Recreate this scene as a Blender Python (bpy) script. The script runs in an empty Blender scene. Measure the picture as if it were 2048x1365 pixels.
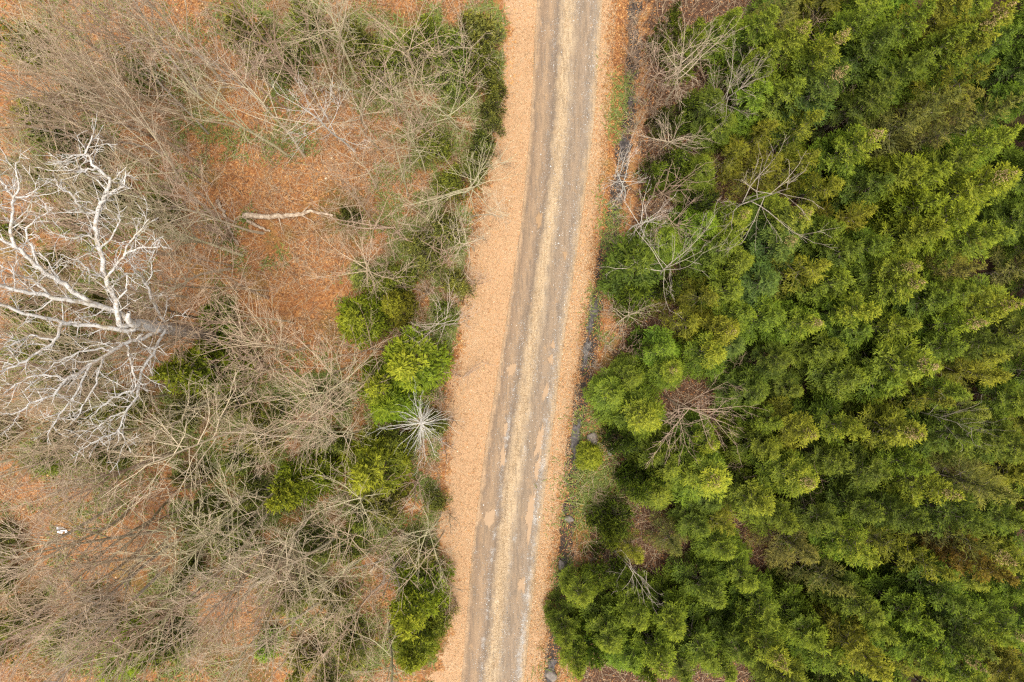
import bpy, math, random
import numpy as np
from mathutils import Vector

# ------------------------------------------------------------------ camera, light
H = 33.0                      # flying height above the road
W = 50.0                      # metres of ground across the frame
S = W / 2048.0
sc = bpy.context.scene
COL = sc.collection
cam_d = bpy.data.cameras.new('camera')
cam_d.sensor_width = 36.0
cam_d.lens = 36.0 * H / W
cam_d.clip_end = 2000.0
cam = bpy.data.objects.new('camera', cam_d)
cam.location = (0, 0, H)
COL.objects.link(cam)
sc.camera = cam

SUN_EL, SUN_AZ = 78.0, 170.0   # azimuth clockwise from +Y
world = bpy.data.worlds.new('World')
sc.world = world
world.use_nodes = True
nt = world.node_tree
nt.nodes.clear()
sky = nt.nodes.new('ShaderNodeTexSky')
sky.sky_type = 'NISHITA'
sky.sun_disc = False
sky.sun_elevation = math.radians(SUN_EL)
sky.sun_rotation = math.radians(SUN_AZ)
sky.air_density = 1.0
sky.dust_density = 4.0
hsv = nt.nodes.new('ShaderNodeHueSaturation')
hsv.inputs['Saturation'].default_value = 0.25      # thin overcast whitens the sky
bg = nt.nodes.new('ShaderNodeBackground')
bg.inputs['Strength'].default_value = 0.12
wo = nt.nodes.new('ShaderNodeOutputWorld')
nt.links.new(sky.outputs[0], hsv.inputs['Color'])
nt.links.new(hsv.outputs[0], bg.inputs['Color'])
nt.links.new(bg.outputs[0], wo.inputs['Surface'])

sun_d = bpy.data.lights.new('sun', 'SUN')
sun_d.energy = 1.5
sun_d.angle = math.radians(30)
sun_d.color = (1.0, 0.93, 0.80)
sun = bpy.data.objects.new('sun', sun_d)
az, el = math.radians(SUN_AZ), math.radians(SUN_EL)
sdir = Vector((math.sin(az) * math.cos(el), math.cos(az) * math.cos(el), math.sin(el)))
sun.rotation_euler = sdir.to_track_quat('Z', 'Y').to_euler()
sun.location = sdir * 60
COL.objects.link(sun)

sc.view_settings.view_transform = 'Standard'
sc.view_settings.look = 'None'
sc.view_settings.gamma = 1.0
sc.view_settings.exposure = 1.27
sc.render.engine = 'CYCLES'
sc.cycles.max_bounces = 6
sc.cycles.diffuse_bounces = 3
sc.cycles.transmission_bounces = 2
sc.cycles.use_adaptive_sampling = False
sc.cycles.use_denoising = False
sc.cycles.filter_width = 1.3

# mossy ground under the brush, the shade there painted into its colour (photo pixels)
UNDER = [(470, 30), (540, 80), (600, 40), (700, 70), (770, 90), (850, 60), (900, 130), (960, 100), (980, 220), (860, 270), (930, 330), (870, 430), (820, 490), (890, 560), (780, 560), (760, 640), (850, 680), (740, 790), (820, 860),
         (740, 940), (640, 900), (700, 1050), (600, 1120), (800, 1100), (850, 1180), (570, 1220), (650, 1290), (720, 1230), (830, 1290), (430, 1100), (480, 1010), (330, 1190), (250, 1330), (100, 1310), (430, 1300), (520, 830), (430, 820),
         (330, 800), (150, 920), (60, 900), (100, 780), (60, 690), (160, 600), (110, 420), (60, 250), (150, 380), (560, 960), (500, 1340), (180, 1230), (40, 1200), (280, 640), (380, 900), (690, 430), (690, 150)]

# ------------------------------------------------------------------ helpers
def at(px, py, h=0.0):
    """photo pixel + height above ground -> world"""
    k = S * (H - h) / H
    return np.array([(px - 1024.0) * k, (682.5 - py) * k, h])

def px_of(p):
    k = S * (H - p[2]) / H
    return p[0] / k + 1024.0, 682.5 - p[1] / k

def interp(y, tab):
    ys, xs = zip(*tab)
    return np.interp(y, ys, xs)

# road edges etc., photo columns as functions of photo row, extended past the frame
def ext(tab):
    (y0, x0), (y1, x1) = tab[0], tab[1]
    (ya, xa), (yb, xb) = tab[-2], tab[-1]
    s0 = (x1 - x0) / (y1 - y0); s1 = (xb - xa) / (yb - ya)
    return [(y0 - 6000, x0 - 6000 * s0)] + tab + [(yb + 6000, xb + 6000 * s1)]
ROAD_L = ext([(0, 1076), (250, 1062), (450, 1044), (682, 1008), (900, 972), (1100, 946), (1365, 924)])
ROAD_R = ext([(0, 1204), (250, 1186), (450, 1160), (682, 1126), (900, 1098), (1100, 1074), (1365, 1046)])
VERGE_L = ext([(0, 1028), (180, 1018), (330, 985), (480, 950), (682, 925), (820, 895), (1000, 890), (1200, 892), (1365, 880)])
VERGE_R = ext([(0, 1226), (250, 1212), (450, 1196), (682, 1166), (900, 1136), (1100, 1108), (1365, 1084)])
DITCH = ext([(0, 1272), (150, 1268), (300, 1250), (400, 1236), (640, 1188), (880, 1152), (1050, 1138), (1150, 1128), (1365, 1100)])

def smooth(a, b, x):
    t = np.clip((x - a) / (b - a), 0, 1)
    return t * t * (3 - 2 * t)

def vnoise(x, y, seed=0):
    """cheap 2-D value noise"""
    xi, yi = np.floor(x), np.floor(y)
    fx, fy = x - xi, y - yi
    fx, fy = fx * fx * (3 - 2 * fx), fy * fy * (3 - 2 * fy)
    def h(a, b):
        v = np.sin(a * 127.1 + b * 311.7 + seed * 74.7) * 43758.5453
        return v - np.floor(v)
    return (h(xi, yi) * (1 - fx) + h(xi + 1, yi) * fx) * (1 - fy) + (h(xi, yi + 1) * (1 - fx) + h(xi + 1, yi + 1) * fx) * fy

def ground_z(x, y):
    """height of the forest floor; x, y in metres"""
    x = np.asarray(x, float); y = np.asarray(y, float)
    py = 682.5 - y / S
    px = x / S + 1024.0
    rl, rr = interp(py, ROAD_L), interp(py, ROAD_R)
    d = interp(py, DITCH)
    z = 0.22 * (vnoise(x * 0.25, y * 0.25, 1) - 0.5) + 0.10 * (vnoise(x * 0.9, y * 0.9, 2) - 0.5) + 0.04 * (vnoise(x * 2.5, y * 2.5, 6) - 0.5)
    away = smooth(0, 160, np.maximum(rl - px, px - rr))
    z = z * (0.15 + 0.85 * away)
    dd = (px - d) * S
    z = z - 0.42 * np.exp(-(dd / 0.55) ** 2)
    inroad = smooth(-4, 10, np.minimum(px - rl, rr - px))
    z = z - 0.16 * inroad
    return z

def build_mesh(name, V, F, attrs=None, smooth_shade=False):
    """V (n,3), F (m,3 or 4) -> mesh; attrs: dict name -> (n,) floats or (n,3) colours"""
    V = np.asarray(V, np.float32); F = np.asarray(F, np.int32)
    me = bpy.data.meshes.new(name)
    m, k = F.shape
    me.vertices.add(len(V)); me.vertices.foreach_set('co', V.ravel())
    me.loops.add(m * k); me.loops.foreach_set('vertex_index', F.ravel())
    me.polygons.add(m)
    me.polygons.foreach_set('loop_start', np.arange(0, m * k, k, dtype=np.int32))
    if smooth_shade:
        me.polygons.foreach_set('use_smooth', np.ones(m, bool))
    for an, a in (attrs or {}).items():
        a = np.asarray(a, np.float32)
        if a.ndim == 1:
            me.attributes.new(an, 'FLOAT', 'POINT').data.foreach_set('value', a)
        else:
            me.attributes.new(an, 'FLOAT_VECTOR', 'POINT').data.foreach_set('vector', a.ravel())
    me.update(calc_edges=True)
    return me

def link(name, data, mat=None, parent=None):
    o = bpy.data.objects.new(name, data)
    COL.objects.link(o)
    if mat is not None and data is not None and not data.materials:
        data.materials.append(mat)
    if parent is not None:
        o.parent = parent
    return o

def tag(o, label=None, cat=None, group=None, kind=None):
    if label: o['label'] = label
    if cat: o['category'] = cat
    if group: o['group'] = group
    if kind: o['kind'] = kind
    return o

class Tubes:
    def __init__(self):
        self.V, self.F, self.R, self.n = [], [], [], 0
    def add(self, pts, rad, sides=4, cap=False):
        P = np.asarray(pts, float); r = np.asarray(rad, float)
        k = len(P)
        T = np.gradient(P, axis=0)
        T /= np.maximum(np.linalg.norm(T, axis=1, keepdims=True), 1e-9)
        ref = np.array([0.31, 0.12, 0.94]) if abs(T[0] @ np.array([0.31, 0.12, 0.94])) < 0.9 else np.array([0.9, 0.4, 0.1])
        A = np.cross(T, ref); A /= np.maximum(np.linalg.norm(A, axis=1, keepdims=True), 1e-9)
        B = np.cross(T, A)
        ang = np.arange(sides) * 2 * math.pi / sides
        ring = A[:, None, :] * np.cos(ang)[None, :, None] + B[:, None, :] * np.sin(ang)[None, :, None]
        V = P[:, None, :] + ring * r[:, None, None]
        i = np.arange(k - 1)[:, None] * sides; j = np.arange(sides)[None, :]; j2 = (j + 1) % sides
        F = np.stack([i + j, i + j2, i + sides + j2, i + sides + j], -1).reshape(-1, 4) + self.n
        self.V.append(V.reshape(-1, 3)); self.F.append(F); self.R.append(np.repeat(r, sides))
        self.n += k * sides
        if cap:
            for e in (0, k - 1):
                c = np.full((sides, 3), P[e])
                self.V.append(c); self.R.append(np.full(sides, r[e]))
                b = self.n - (0 if e else 0)
                base = self.n - k * sides + e * sides if e == 0 else self.n - sides * 2
                jj = np.arange(sides); jj2 = (jj + 1) % sides
                if e == 0:
                    f = np.stack([base + jj2, base + jj, self.n + jj, self.n + jj2], -1)
                    first_cap = True
                else:
                    base = self.n - sides - sides
                    f = np.stack([base + jj, base + jj2, self.n + jj2, self.n + jj], -1)
                self.F.append(f)
                self.n += sides
    def mesh(self, name, smooth_shade=True):
        return build_mesh(name, np.concatenate(self.V), np.concatenate(self.F), {'thick': np.concatenate(self.R)}, smooth_shade)

# ------------------------------------------------------------------ materials
def new_mat(name):
    m = bpy.data.materials.new(name); m.use_nodes = True
    n = m.node_tree.nodes; n.clear()
    out = n.new('ShaderNodeOutputMaterial')
    return m, m.node_tree, out

class N:
    """tiny node builder"""
    def __init__(self, tree): self.t = tree
    def node(self, kind, **kw):
        n = self.t.nodes.new(kind)
        for k, v in kw.items(): setattr(n, k, v)
        return n
    def put(self, sock, v):
        if hasattr(v, 'is_linked') or hasattr(v, 'links'):
            self.t.links.new(v, sock)
        else:
            if sock.type == 'RGBA' and not hasattr(v, '__len__'): v = (v, v, v, 1)
            elif sock.type == 'RGBA' and len(v) == 3: v = (*v, 1)
            sock.default_value = v
    def attr(self, name, vec=False):
        n = self.node('ShaderNodeAttribute', attribute_name=name)
        return n.outputs['Vector' if vec else 'Fac']
    def math(self, op, a, b=None, clamp=False):
        n = self.node('ShaderNodeMath', operation=op, use_clamp=clamp)
        self.put(n.inputs[0], a)
        if b is not None: self.put(n.inputs[1], b)
        return n.outputs[0]
    def mix(self, f, a, b, mode='MIX'):
        n = self.node('ShaderNodeMix', data_type='RGBA', blend_type=mode)
        self.put(n.inputs[0], f); self.put(n.inputs[6], a); self.put(n.inputs[7], b)
        return n.outputs[2]
    def noise(self, scale, detail=4, rough=0.55, vec=None, out='Fac', dist=0.0):
        n = self.node('ShaderNodeTexNoise')
        n.inputs['Scale'].default_value = scale; n.inputs['Detail'].default_value = detail
        n.inputs['Roughness'].default_value = rough; n.inputs['Distortion'].default_value = dist
        if vec is not None: self.put(n.inputs['Vector'], vec)
        return n.outputs[out]
    def voro(self, scale, vec=None, out='Color', rnd=1.0):
        n = self.node('ShaderNodeTexVoronoi'); n.inputs['Scale'].default_value = scale
        n.inputs['Randomness'].default_value = rnd
        if vec is not None: self.put(n.inputs['Vector'], vec)
        return n.outputs[out]
    def ramp(self, f, stops, interp='LINEAR'):
        n = self.node('ShaderNodeValToRGB'); n.color_ramp.interpolation = interp
        e = n.color_ramp.elements
        while len(e) < len(stops): e.new(0.5)
        for el_, (p, c) in zip(e, stops):
            el_.position = p; el_.color = (*c, 1) if len(c) == 3 else c
        self.put(n.inputs[0], f)
        return n.outputs[0]
    def mapr(self, v, a, b, c=0.0, d=1.0, smooth_=True):
        n = self.node('ShaderNodeMapRange', interpolation_type='SMOOTHSTEP' if smooth_ else 'LINEAR')
        self.put(n.inputs[0], v)
        for i, q in enumerate((a, b, c, d)): self.put(n.inputs[i + 1], q)
        return n.outputs[0]
    def pos(self):
        return self.node('ShaderNodeNewGeometry').outputs['Position']
    def objcoord(self):
        return self.node('ShaderNodeTexCoord').outputs['Object']
    def principled(self, out, col, rough=0.9, bump=None, bdist=0.02, bstr=0.6, spec=0.3):
        p = self.node('ShaderNodeBsdfPrincipled')
        self.put(p.inputs['Base Color'], col); self.put(p.inputs['Roughness'], rough)
        p.inputs['Specular IOR Level'].default_value = spec
        if bump is not None:
            b = self.node('ShaderNodeBump'); b.inputs['Strength'].default_value = bstr; b.inputs['Distance'].default_value = bdist
            self.put(b.inputs['Height'], bump); self.t.links.new(b.outputs[0], p.inputs['Normal'])
        self.t.links.new(p.outputs[0], out.inputs['Surface'])
        return p

def mat_ground():
    m, t, out = new_mat('forest_floor'); n = N(t); P = n.pos()
    big = n.noise(0.28, 5, 0.6, P); med = n.noise(1.3, 5, 0.6, P); fine = n.noise(26, 3, 0.7, P)
    cell = n.voro(13.0, P)
    sep = n.node('ShaderNodeSeparateColor'); t.links.new(cell, sep.inputs[0])
    leaf = n.ramp(sep.outputs[0], [(0.0, (.16, .085, .045)), (.3, (.32, .165, .078)), (.6, (.42, .235, .108)), (.85, (.50, .31, .155)), (1, (.56, .42, .26))])
    leaf = n.mix(n.mapr(med, .35, .65), leaf, n.mix(0.5, leaf, (.33, .16, .085)))
    leaf = n.mix(n.mapr(fine, .3, .7, 0, .45), leaf, (.15, .085, .05))
    straw = n.mix(n.mapr(fine, .3, .7), (.34, .23, .11), (.52, .40, .22))
    leaf = n.mix(n.mapr(n.noise(.55, 6, .7, P), .54, .68, 0, .75), leaf, straw)
    leaf = n.mix(n.mapr(big, .53, .66, 0, .7), leaf, n.mix(n.mapr(fine, .35, .6), (.10, .105, .032), (.22, .19, .07)))
    leaf = n.mix(n.mapr(n.noise(.8, 5, .7, n.math('MULTIPLY', 1, 1) if False else P, dist=1.5), .60, .72, 0, .6), leaf, (.15, .075, .04))
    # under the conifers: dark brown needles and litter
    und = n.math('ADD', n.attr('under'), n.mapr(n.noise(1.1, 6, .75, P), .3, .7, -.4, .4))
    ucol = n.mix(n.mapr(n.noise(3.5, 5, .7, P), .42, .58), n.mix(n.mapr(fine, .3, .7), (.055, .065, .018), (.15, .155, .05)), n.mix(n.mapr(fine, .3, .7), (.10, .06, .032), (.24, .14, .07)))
    leaf = n.mix(n.mapr(und, .35, .75, 0, .85), leaf, ucol)  # moss and litter tones, with shade under the brush painted in
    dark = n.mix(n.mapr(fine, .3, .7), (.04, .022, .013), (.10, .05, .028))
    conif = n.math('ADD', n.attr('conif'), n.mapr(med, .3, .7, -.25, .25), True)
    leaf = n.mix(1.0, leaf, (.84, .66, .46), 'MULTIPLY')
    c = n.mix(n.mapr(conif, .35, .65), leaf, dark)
    # verges of bleached grass and blown leaves
    vg = n.math('ADD', n.attr('verge'), n.mapr(n.noise(1.3, 6, .75, P), .3, .7, -.55, .45))
    st = n.noise(34, 4, .7, P)
    vcol = n.ramp(st, [(.30, (.24, .135, .068)), (.47, (.385, .225, .118)), (.68, (.47, .31, .175))])
    c = n.mix(n.mapr(vg, .4, .62), c, vcol)
    moss = n.math('ADD', n.attr('moss'), n.mapr(n.noise(2.5, 6, .7, P), .3, .7, -.3, .3))
    mcol = n.mix(n.mapr(n.noise(7, 5, .7, P), .4, .6), (.10, .105, .014), (.20, .09, .02))
    c = n.mix(n.mapr(moss, .4, .7), c, mcol)
    wet = n.attr('wet')
    c = n.mix(n.mapr(n.math('ADD', wet, n.mapr(med, .3, .7, -.3, .3)), .4, .7), c, (.05, .038, .03))
    bump = n.math('ADD', n.math('MULTIPLY', fine, .6), sep.outputs[1])
    n.principled(out, c, .92, bump, .03, .7, .2)
    return m

def mat_road():
    m, t, out = new_mat('gravel_track'); n = N(t); P = n.pos()
    u = n.attr('u')
    mp = n.node('ShaderNodeMapping'); t.links.new(P, mp.inputs['Vector'])
    mp.inputs['Rotation'].default_value = (0, 0, math.radians(-6.0)); mp.inputs['Scale'].default_value = (1, .12, 1)
    streak = n.noise(2.6, 5, .65, mp.outputs[0]); streak2 = n.noise(9, 4, .6, mp.outputs[0])
    fine = n.noise(40, 4, .75, P); med = n.noise(1.1, 5, .6, P)
    wob = n.mapr(n.noise(.9, 6, .7, P), .25, .75, -.075, .075, False)
    uu = n.math('ADD', u, wob)
    # bands across the track
    band = n.ramp(uu, [(0.0, (.42, .275, .16)), (.06, (.215, .145, .092)), (.12, (.26, .175, .11)), (.19, (.32, .215, .13)), (.26, (.255, .178, .117)), (.33, (.18, .132, .094)), (.39, (.34, .25, .16)),
                       (.45, (.48, .355, .22)), (.52, (.48, .355, .22)), (.585, (.35, .262, .172)), (.66, (.235, .175, .122)), (.78, (.29, .208, .138)), (.88, (.245, .186, .134)), (.94, (.32, .24, .16)), (1, (.44, .31, .185))])
    c0 = n.noise(1.7, 5, .75, P)
    dust = n.mapr(streak, .42, .68, 0, .7)
    c = n.mix(dust, band, n.mix(.5, band, (.30, .205, .12)))
    c = n.mix(n.mapr(c0, .55, .72, 0, .55), c, (.42, .26, .135))
    c = n.mix(n.mapr(streak2, .45, .68, 0, .55), c, (.14, .108, .08))
    # washed pale gravel patches in and beside the wheel tracks
    gv = n.mapr(n.math('ADD', n.noise(1.4, 6, .75, P), n.math('MULTIPLY', n.attr('grav'), .155)), .62, .80)
    c = n.mix(n.math('MULTIPLY', gv, n.mapr(fine, .42, .6)), c, (.47, .455, .43))
    c = n.mix(n.mapr(fine, .25, .75, .35, -.0), c, (.07, .052, .037))
    stones = n.voro(22, P, 'Distance')
    n.principled(out, c, .88, n.math('ADD', fine, n.math('MULTIPLY', stones, -.8)), .02, .7, .25)
    return m

def mat_puddle():
    m, t, out = new_mat('muddy_water'); n = N(t); P = n.pos()
    c = n.mix(n.noise(5, 4, .6, P), (.24, .145, .072), (.31, .195, .10))
    n.principled(out, c, .35, n.noise(8, 2, .5, P), .004, .2, .15)
    return m

def mat_ditchwater():
    m, t, out = new_mat('dark_ditch_water'); n = N(t); P = n.pos()
    c = n.mix(n.mapr(n.noise(6, 5, .7, P), .4, .65), (.03, .024, .022), (.10, .08, .072))
    n.principled(out, c, .45, n.noise(9, 4, .6, P), .02, .6, .15)
    return m

def mat_leaves():
    m, t, out = new_mat('fallen_leaves'); n = N(t)
    r = n.attr('tone')
    c = n.ramp(r, [(0, (.12, .055, .025)), (.2, (.28, .125, .052)), (.45, (.46, .21, .065)), (.65, (.52, .285, .10)), (.85, (.56, .39, .21)), (1, (.68, .56, .40))])
    n.principled(out, c, .75, spec=.3)
    return m

def mat_grass(name, stops):
    m, t, out = new_mat(name); n = N(t)
    n.principled(out, n.ramp(n.attr('tone'), stops), .8, spec=.25)
    return m

def mat_gravel():
    m, t, out = new_mat('loose_gravel'); n = N(t)
    n.principled(out, n.ramp(n.attr('tone'), [(0, (.10, .085, .07)), (.5, (.24, .21, .175)), (1, (.52, .51, .48))]), .8, spec=.3)
    return m

def mat_conifer():
    m, t, out = new_mat('conifer_needles'); n = N(t)
    oi = n.node('ShaderNodeObjectInfo')
    tip = n.attr('tip'); top = n.attr('top'); tone = n.attr('tone')
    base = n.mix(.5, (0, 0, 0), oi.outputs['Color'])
    c = n.mix(tip, n.mix(1.0, oi.outputs['Color'], (.52, .60, .66), 'MULTIPLY'), n.mix(1.0, oi.outputs['Color'], (2.5, 2.15, 1.1), 'MULTIPLY'))  # outer shoots lighter green; shade inside the crown also painted into the colour
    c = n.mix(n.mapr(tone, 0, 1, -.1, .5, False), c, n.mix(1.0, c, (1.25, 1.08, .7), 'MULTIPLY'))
    # yellower young growth towards the leader, plus sunlit treetop brightness painted into the colour
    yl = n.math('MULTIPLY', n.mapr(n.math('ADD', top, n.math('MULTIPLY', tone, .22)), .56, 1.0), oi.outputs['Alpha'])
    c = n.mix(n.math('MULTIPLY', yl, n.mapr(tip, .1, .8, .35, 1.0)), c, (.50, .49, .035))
    d = n.node('ShaderNodeBsdfPrincipled'); n.put(d.inputs['Base Color'], c); d.inputs['Roughness'].default_value = .6
    d.inputs['Specular IOR Level'].default_value = .25
    vt = n.node('ShaderNodeVectorTransform', vector_type='NORMAL', convert_from='OBJECT', convert_to='WORLD')
    t.links.new(n.attr('leafn', True), vt.inputs[0])
    vn = n.node('ShaderNodeVectorMath', operation='NORMALIZE'); t.links.new(vt.outputs[0], vn.inputs[0])
    t.links.new(vn.outputs[0], d.inputs['Normal'])
    tr = n.node('ShaderNodeBsdfTranslucent'); n.put(tr.inputs['Color'], n.mix(1.0, c, (1.1, 1.2, .6), 'MULTIPLY'))
    mx = n.node('ShaderNodeMixShader'); mx.inputs[0].default_value = .36
    t.links.new(d.outputs[0], mx.inputs[1]); t.links.new(tr.outputs[0], mx.inputs[2]); t.links.new(mx.outputs[0], out.inputs['Surface'])
    return m

def mat_bark():
    """object colour = bark; thin twigs turn to a red brown, set by the alpha"""
    m, t, out = new_mat('tree_bark'); n = N(t)
    oi = n.node('ShaderNodeObjectInfo'); O = n.objcoord()
    nz = n.noise(7, 5, .7, O); nz2 = n.noise(2.2, 4, .6, O)
    c = n.mix(n.mapr(nz, .35, .65, 0, .55), oi.outputs['Color'], n.mix(1.0, oi.outputs['Color'], (.68, .64, .58), 'MULTIPLY'))
    c = n.mix(n.mapr(nz2, .5, .7, 0, .5), c, n.mix(1.0, c, (.95, 1.05, .7), 'MULTIPLY'))
    thin = n.math('MULTIPLY', n.mapr(n.attr('thick'), .022, .009), oi.outputs['Alpha'])
    c = n.mix(n.math('MULTIPLY', thin, .6), c, (.42, .29, .21))
    n.principled(out, c, .85, nz, .01, .5, .2)
    return m

def mat_birch():
    m, t, out = new_mat('bleached_dead_wood'); n = N(t); O = n.objcoord()
    nz = n.noise(5, 6, .75, O); fl = n.noise(14, 4, .7, O)
    c = n.mix(n.mapr(nz, .46, .62), (.54, .51, .47), (.32, .265, .20))
    c = n.mix(n.mapr(fl, .56, .68, 0, .9), c, (.10, .075, .06))
    lich = n.noise(1.1, 5, .7, O)
    c = n.mix(n.mapr(lich, .55, .72, 0, .55), c, (.40, .36, .22))
    c = n.mix(n.attr('old'), c, n.mix(n.mapr(fl, .4, .6), (.44, .32, .23), (.17, .11, .075)))
    n.principled(out, c, .85, fl, .02, .6, .2)
    return m

def mat_plain(name, c1, c2, scale, rough=.85):
    m, t, out = new_mat(name); n = N(t); O = n.objcoord()
    nz = n.noise(scale, 5, .7, O)
    n.principled(out, n.mix(n.mapr(nz, .35, .65), c1, c2), rough, nz, .02, .5, .25)
    return m

M_GROUND, M_ROAD, M_PUD, M_DITCH = mat_ground(), mat_road(), mat_puddle(), mat_ditchwater()
M_LEAF, M_GRAV, M_CON, M_BARK, M_BIRCH = mat_leaves(), mat_gravel(), mat_conifer(), mat_bark(), mat_birch()
M_CTRUNK = mat_plain('conifer_bark', (.10, .075, .055), (.20, .16, .13), 9)
M_CONES = mat_plain('fir_cones', (.42, .28, .11), (.58, .43, .20), 6)
M_LOG = mat_plain('weathered_log', (.52, .42, .31), (.26, .18, .12), 6)
M_LOGD = mat_plain('dark_rotten_log', (.16, .11, .075), (.07, .05, .035), 6)
M_ROCK = mat_plain('field_stone', (.22, .185, .155), (.11, .09, .075), 3)
M_WHITE = mat_plain('white_plastic', (.82, .83, .86), (.72, .73, .77), 4, .45)
M_DRY = mat_grass('bleached_grass', [(0, (.22, .13, .06)), (.4, (.40, .27, .145)), (.8, (.54, .40, .24)), (1, (.62, .50, .34))])
M_HERB = mat_grass('low_green_herbs', [(0, (.09, .115, .025)), (.6, (.15, .185, .04)), (1, (.25, .26, .06))])
M_TWIG = mat_grass('dead_twigs', [(0, (.13, .07, .04)), (.5, (.28, .18, .105)), (1, (.48, .38, .25))])

# ------------------------------------------------------------------ ground, road, water
def make_ground():
    fx = np.arange(-28, 28.01, .2); fy = np.arange(-20, 20.01, .2)
    cx = np.array([-600, -300, -150, -90, -60, -45, -36, -31]); cy = np.array([-600, -300, -150, -80, -50, -36, -28, -23])
    xs = np.concatenate([cx, fx, -cx[::-1]]); ys = np.concatenate([cy, fy, -cy[::-1]])
    X, Y = np.meshgrid(xs, ys)
    Z = ground_z(X, Y)
    px = X / S + 1024; py = 682.5 - Y / S
    nx, ny = len(xs), len(ys)
    idx = np.arange(nx * ny).reshape(ny, nx)
    F = np.stack([idx[:-1, :-1], idx[:-1, 1:], idx[1:, 1:], idx[1:, :-1]], -1).reshape(-1, 4)
    V = np.stack([X, Y, Z], -1).reshape(-1, 3)
    vl, vr = interp(py, VERGE_L), interp(py, VERGE_R)
    wob = 34 * (vnoise(Y * .9, X * .2, 21) - .5) + 18 * (vnoise(Y * 2.6, X, 22) - .5)
    verge = smooth(-25, 15, px - vl + wob) * smooth(10, -22, px - vr)
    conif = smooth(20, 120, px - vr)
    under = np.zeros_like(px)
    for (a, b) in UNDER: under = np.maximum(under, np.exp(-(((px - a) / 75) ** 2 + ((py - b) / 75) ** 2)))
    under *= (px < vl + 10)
    d = np.abs(px - interp(py, DITCH))
    wet = smooth(26, 8, d) * .8
    moss = np.exp(-(((px - 1200) / 45) ** 2 + ((py - 985) / 60) ** 2)) + .7 * np.exp(-(((px - 1160) / 25) ** 2 + ((py - 1010) / 120) ** 2))
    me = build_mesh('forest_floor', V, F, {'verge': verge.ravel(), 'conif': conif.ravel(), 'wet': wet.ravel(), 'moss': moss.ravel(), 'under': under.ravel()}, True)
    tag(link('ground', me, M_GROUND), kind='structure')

ROAD_U = np.linspace(-.04, 1.04, 55)
def road_profile(u, y):
    rut = -.075 * np.exp(-((u - .20) / .12) ** 2) - .085 * np.exp(-((u - .79) / .12) ** 2)
    rut += -.02 * np.exp(-((u - .31) / .025) ** 2) - .02 * np.exp(-((u - .07) / .03) ** 2)
    crown = .03 * np.exp(-((u - .48) / .12) ** 2)
    edge = -.10 * smooth(.0, -.04, u) - .10 * smooth(1.0, 1.04, u)
    return .03 + rut + crown + edge

def road_z(px, py):
    rl, rr = interp(py, ROAD_L), interp(py, ROAD_R)
    u = (px - rl) / (rr - rl)
    return road_profile(u, py)

def make_road():
    ys = np.concatenate([np.linspace(-300, -22, 60), np.arange(-21.8, 21.81, .15), np.linspace(22, 300, 60)])
    py = 682.5 - ys / S
    rl, rr = interp(py, ROAD_L), interp(py, ROAD_R)
    U, Yg = np.meshgrid(ROAD_U, ys)
    PX = rl[:, None] + U * (rr - rl)[:, None]
    X = (PX - 1024) * S
    Z = road_profile(U, Yg) + .018 * (vnoise(X * 3, Yg * 1.2, 4) - .5) + .012 * (vnoise(X * 9, Yg * 5, 5) - .5)
    ny, nx = U.shape
    idx = np.arange(nx * ny).reshape(ny, nx)
    F = np.stack([idx[:-1, :-1], idx[:-1, 1:], idx[1:, 1:], idx[1:, :-1]], -1).reshape(-1, 4)
    PY = 682.5 - Yg / S
    g = np.exp(-((U - .30) / .05) ** 2) + np.exp(-((U - .92) / .07) ** 2) + .6 * np.exp(-((U - .62) / .05) ** 2)
    grav = g * (0.3 + .9 * smooth(600, 900, PY))
    me = build_mesh('track_surface', np.stack([X, Yg, Z], -1).reshape(-1, 3), F, {'u': U.ravel(), 'grav': grav.ravel()}, True)
    tag(link('road', me, M_ROAD), kind='structure')

def blob_sheet(name, px, py, rx, ry, z, mat, rng, tilt=.1, kind='structure'):
    n = 120
    a = np.arange(n) * 2 * math.pi / n
    ph = rng.uniform(0, 6.28, 4)
    r = .92 + .18 * np.sin(2 * a + ph[0]) + .15 * np.sin(3 * a + ph[1]) + .11 * np.sin(5 * a + ph[2]) + .09 * np.sin(9 * a + ph[3]) + .10 * np.sin(17 * a + ph[0]) * np.sin(3 * a + ph[2]) + rng.normal(0, .10, n)
    x, y = rx * r * np.cos(a), ry * r * np.sin(a)
    x, y = x - y * tilt, y
    V = [[0, 0, 0]] + [[x[i] * S, y[i] * S, 0] for i in range(n)]
    F = [[0, 1 + i, 1 + (i + 1) % n] for i in range(n)]
    o = link(name, build_mesh(name, V, F), mat)
    o.location = ((px - 1024) * S, (682.5 - py) * S, z)
    return tag(o, kind=kind)

make_ground()
make_road()
rngw = np.random.default_rng(5)
for (px, py, rx, ry) in [(978, 1036, 17, 15), (1061, 1032, 9, 48), (1081, 884, 8.5, 38), (1075, 936, 6, 22), (1006, 914, 5.5, 24), (1011, 858, 5, 12), (1045, 1170, 8, 17),
                         (1024, 738, 11, 12), (1102, 720, 7, 9), (1092, 784, 6, 17), (1131, 511, 5, 8), (1106, 690, 4, 10), (1079, 440, 6, 20)]:
    blob_sheet('puddle', px, py, rx, ry, float(road_z(px, py)) + .022, M_PUD, rngw, -.12)
for (px, py, rx, ry) in [(1264, 200, 6, 16), (1250, 295, 10, 34), (1239, 362, 6, 18), (1187, 632, 9, 34), (1174, 705, 8, 26), (1153, 880, 10, 38), (1130, 1130, 6, 14), (1101, 1350, 11, 24)]:
    blob_sheet('ditch_water', px, py, rx, ry, -.30, M_DITCH, rngw, -.15)

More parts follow.
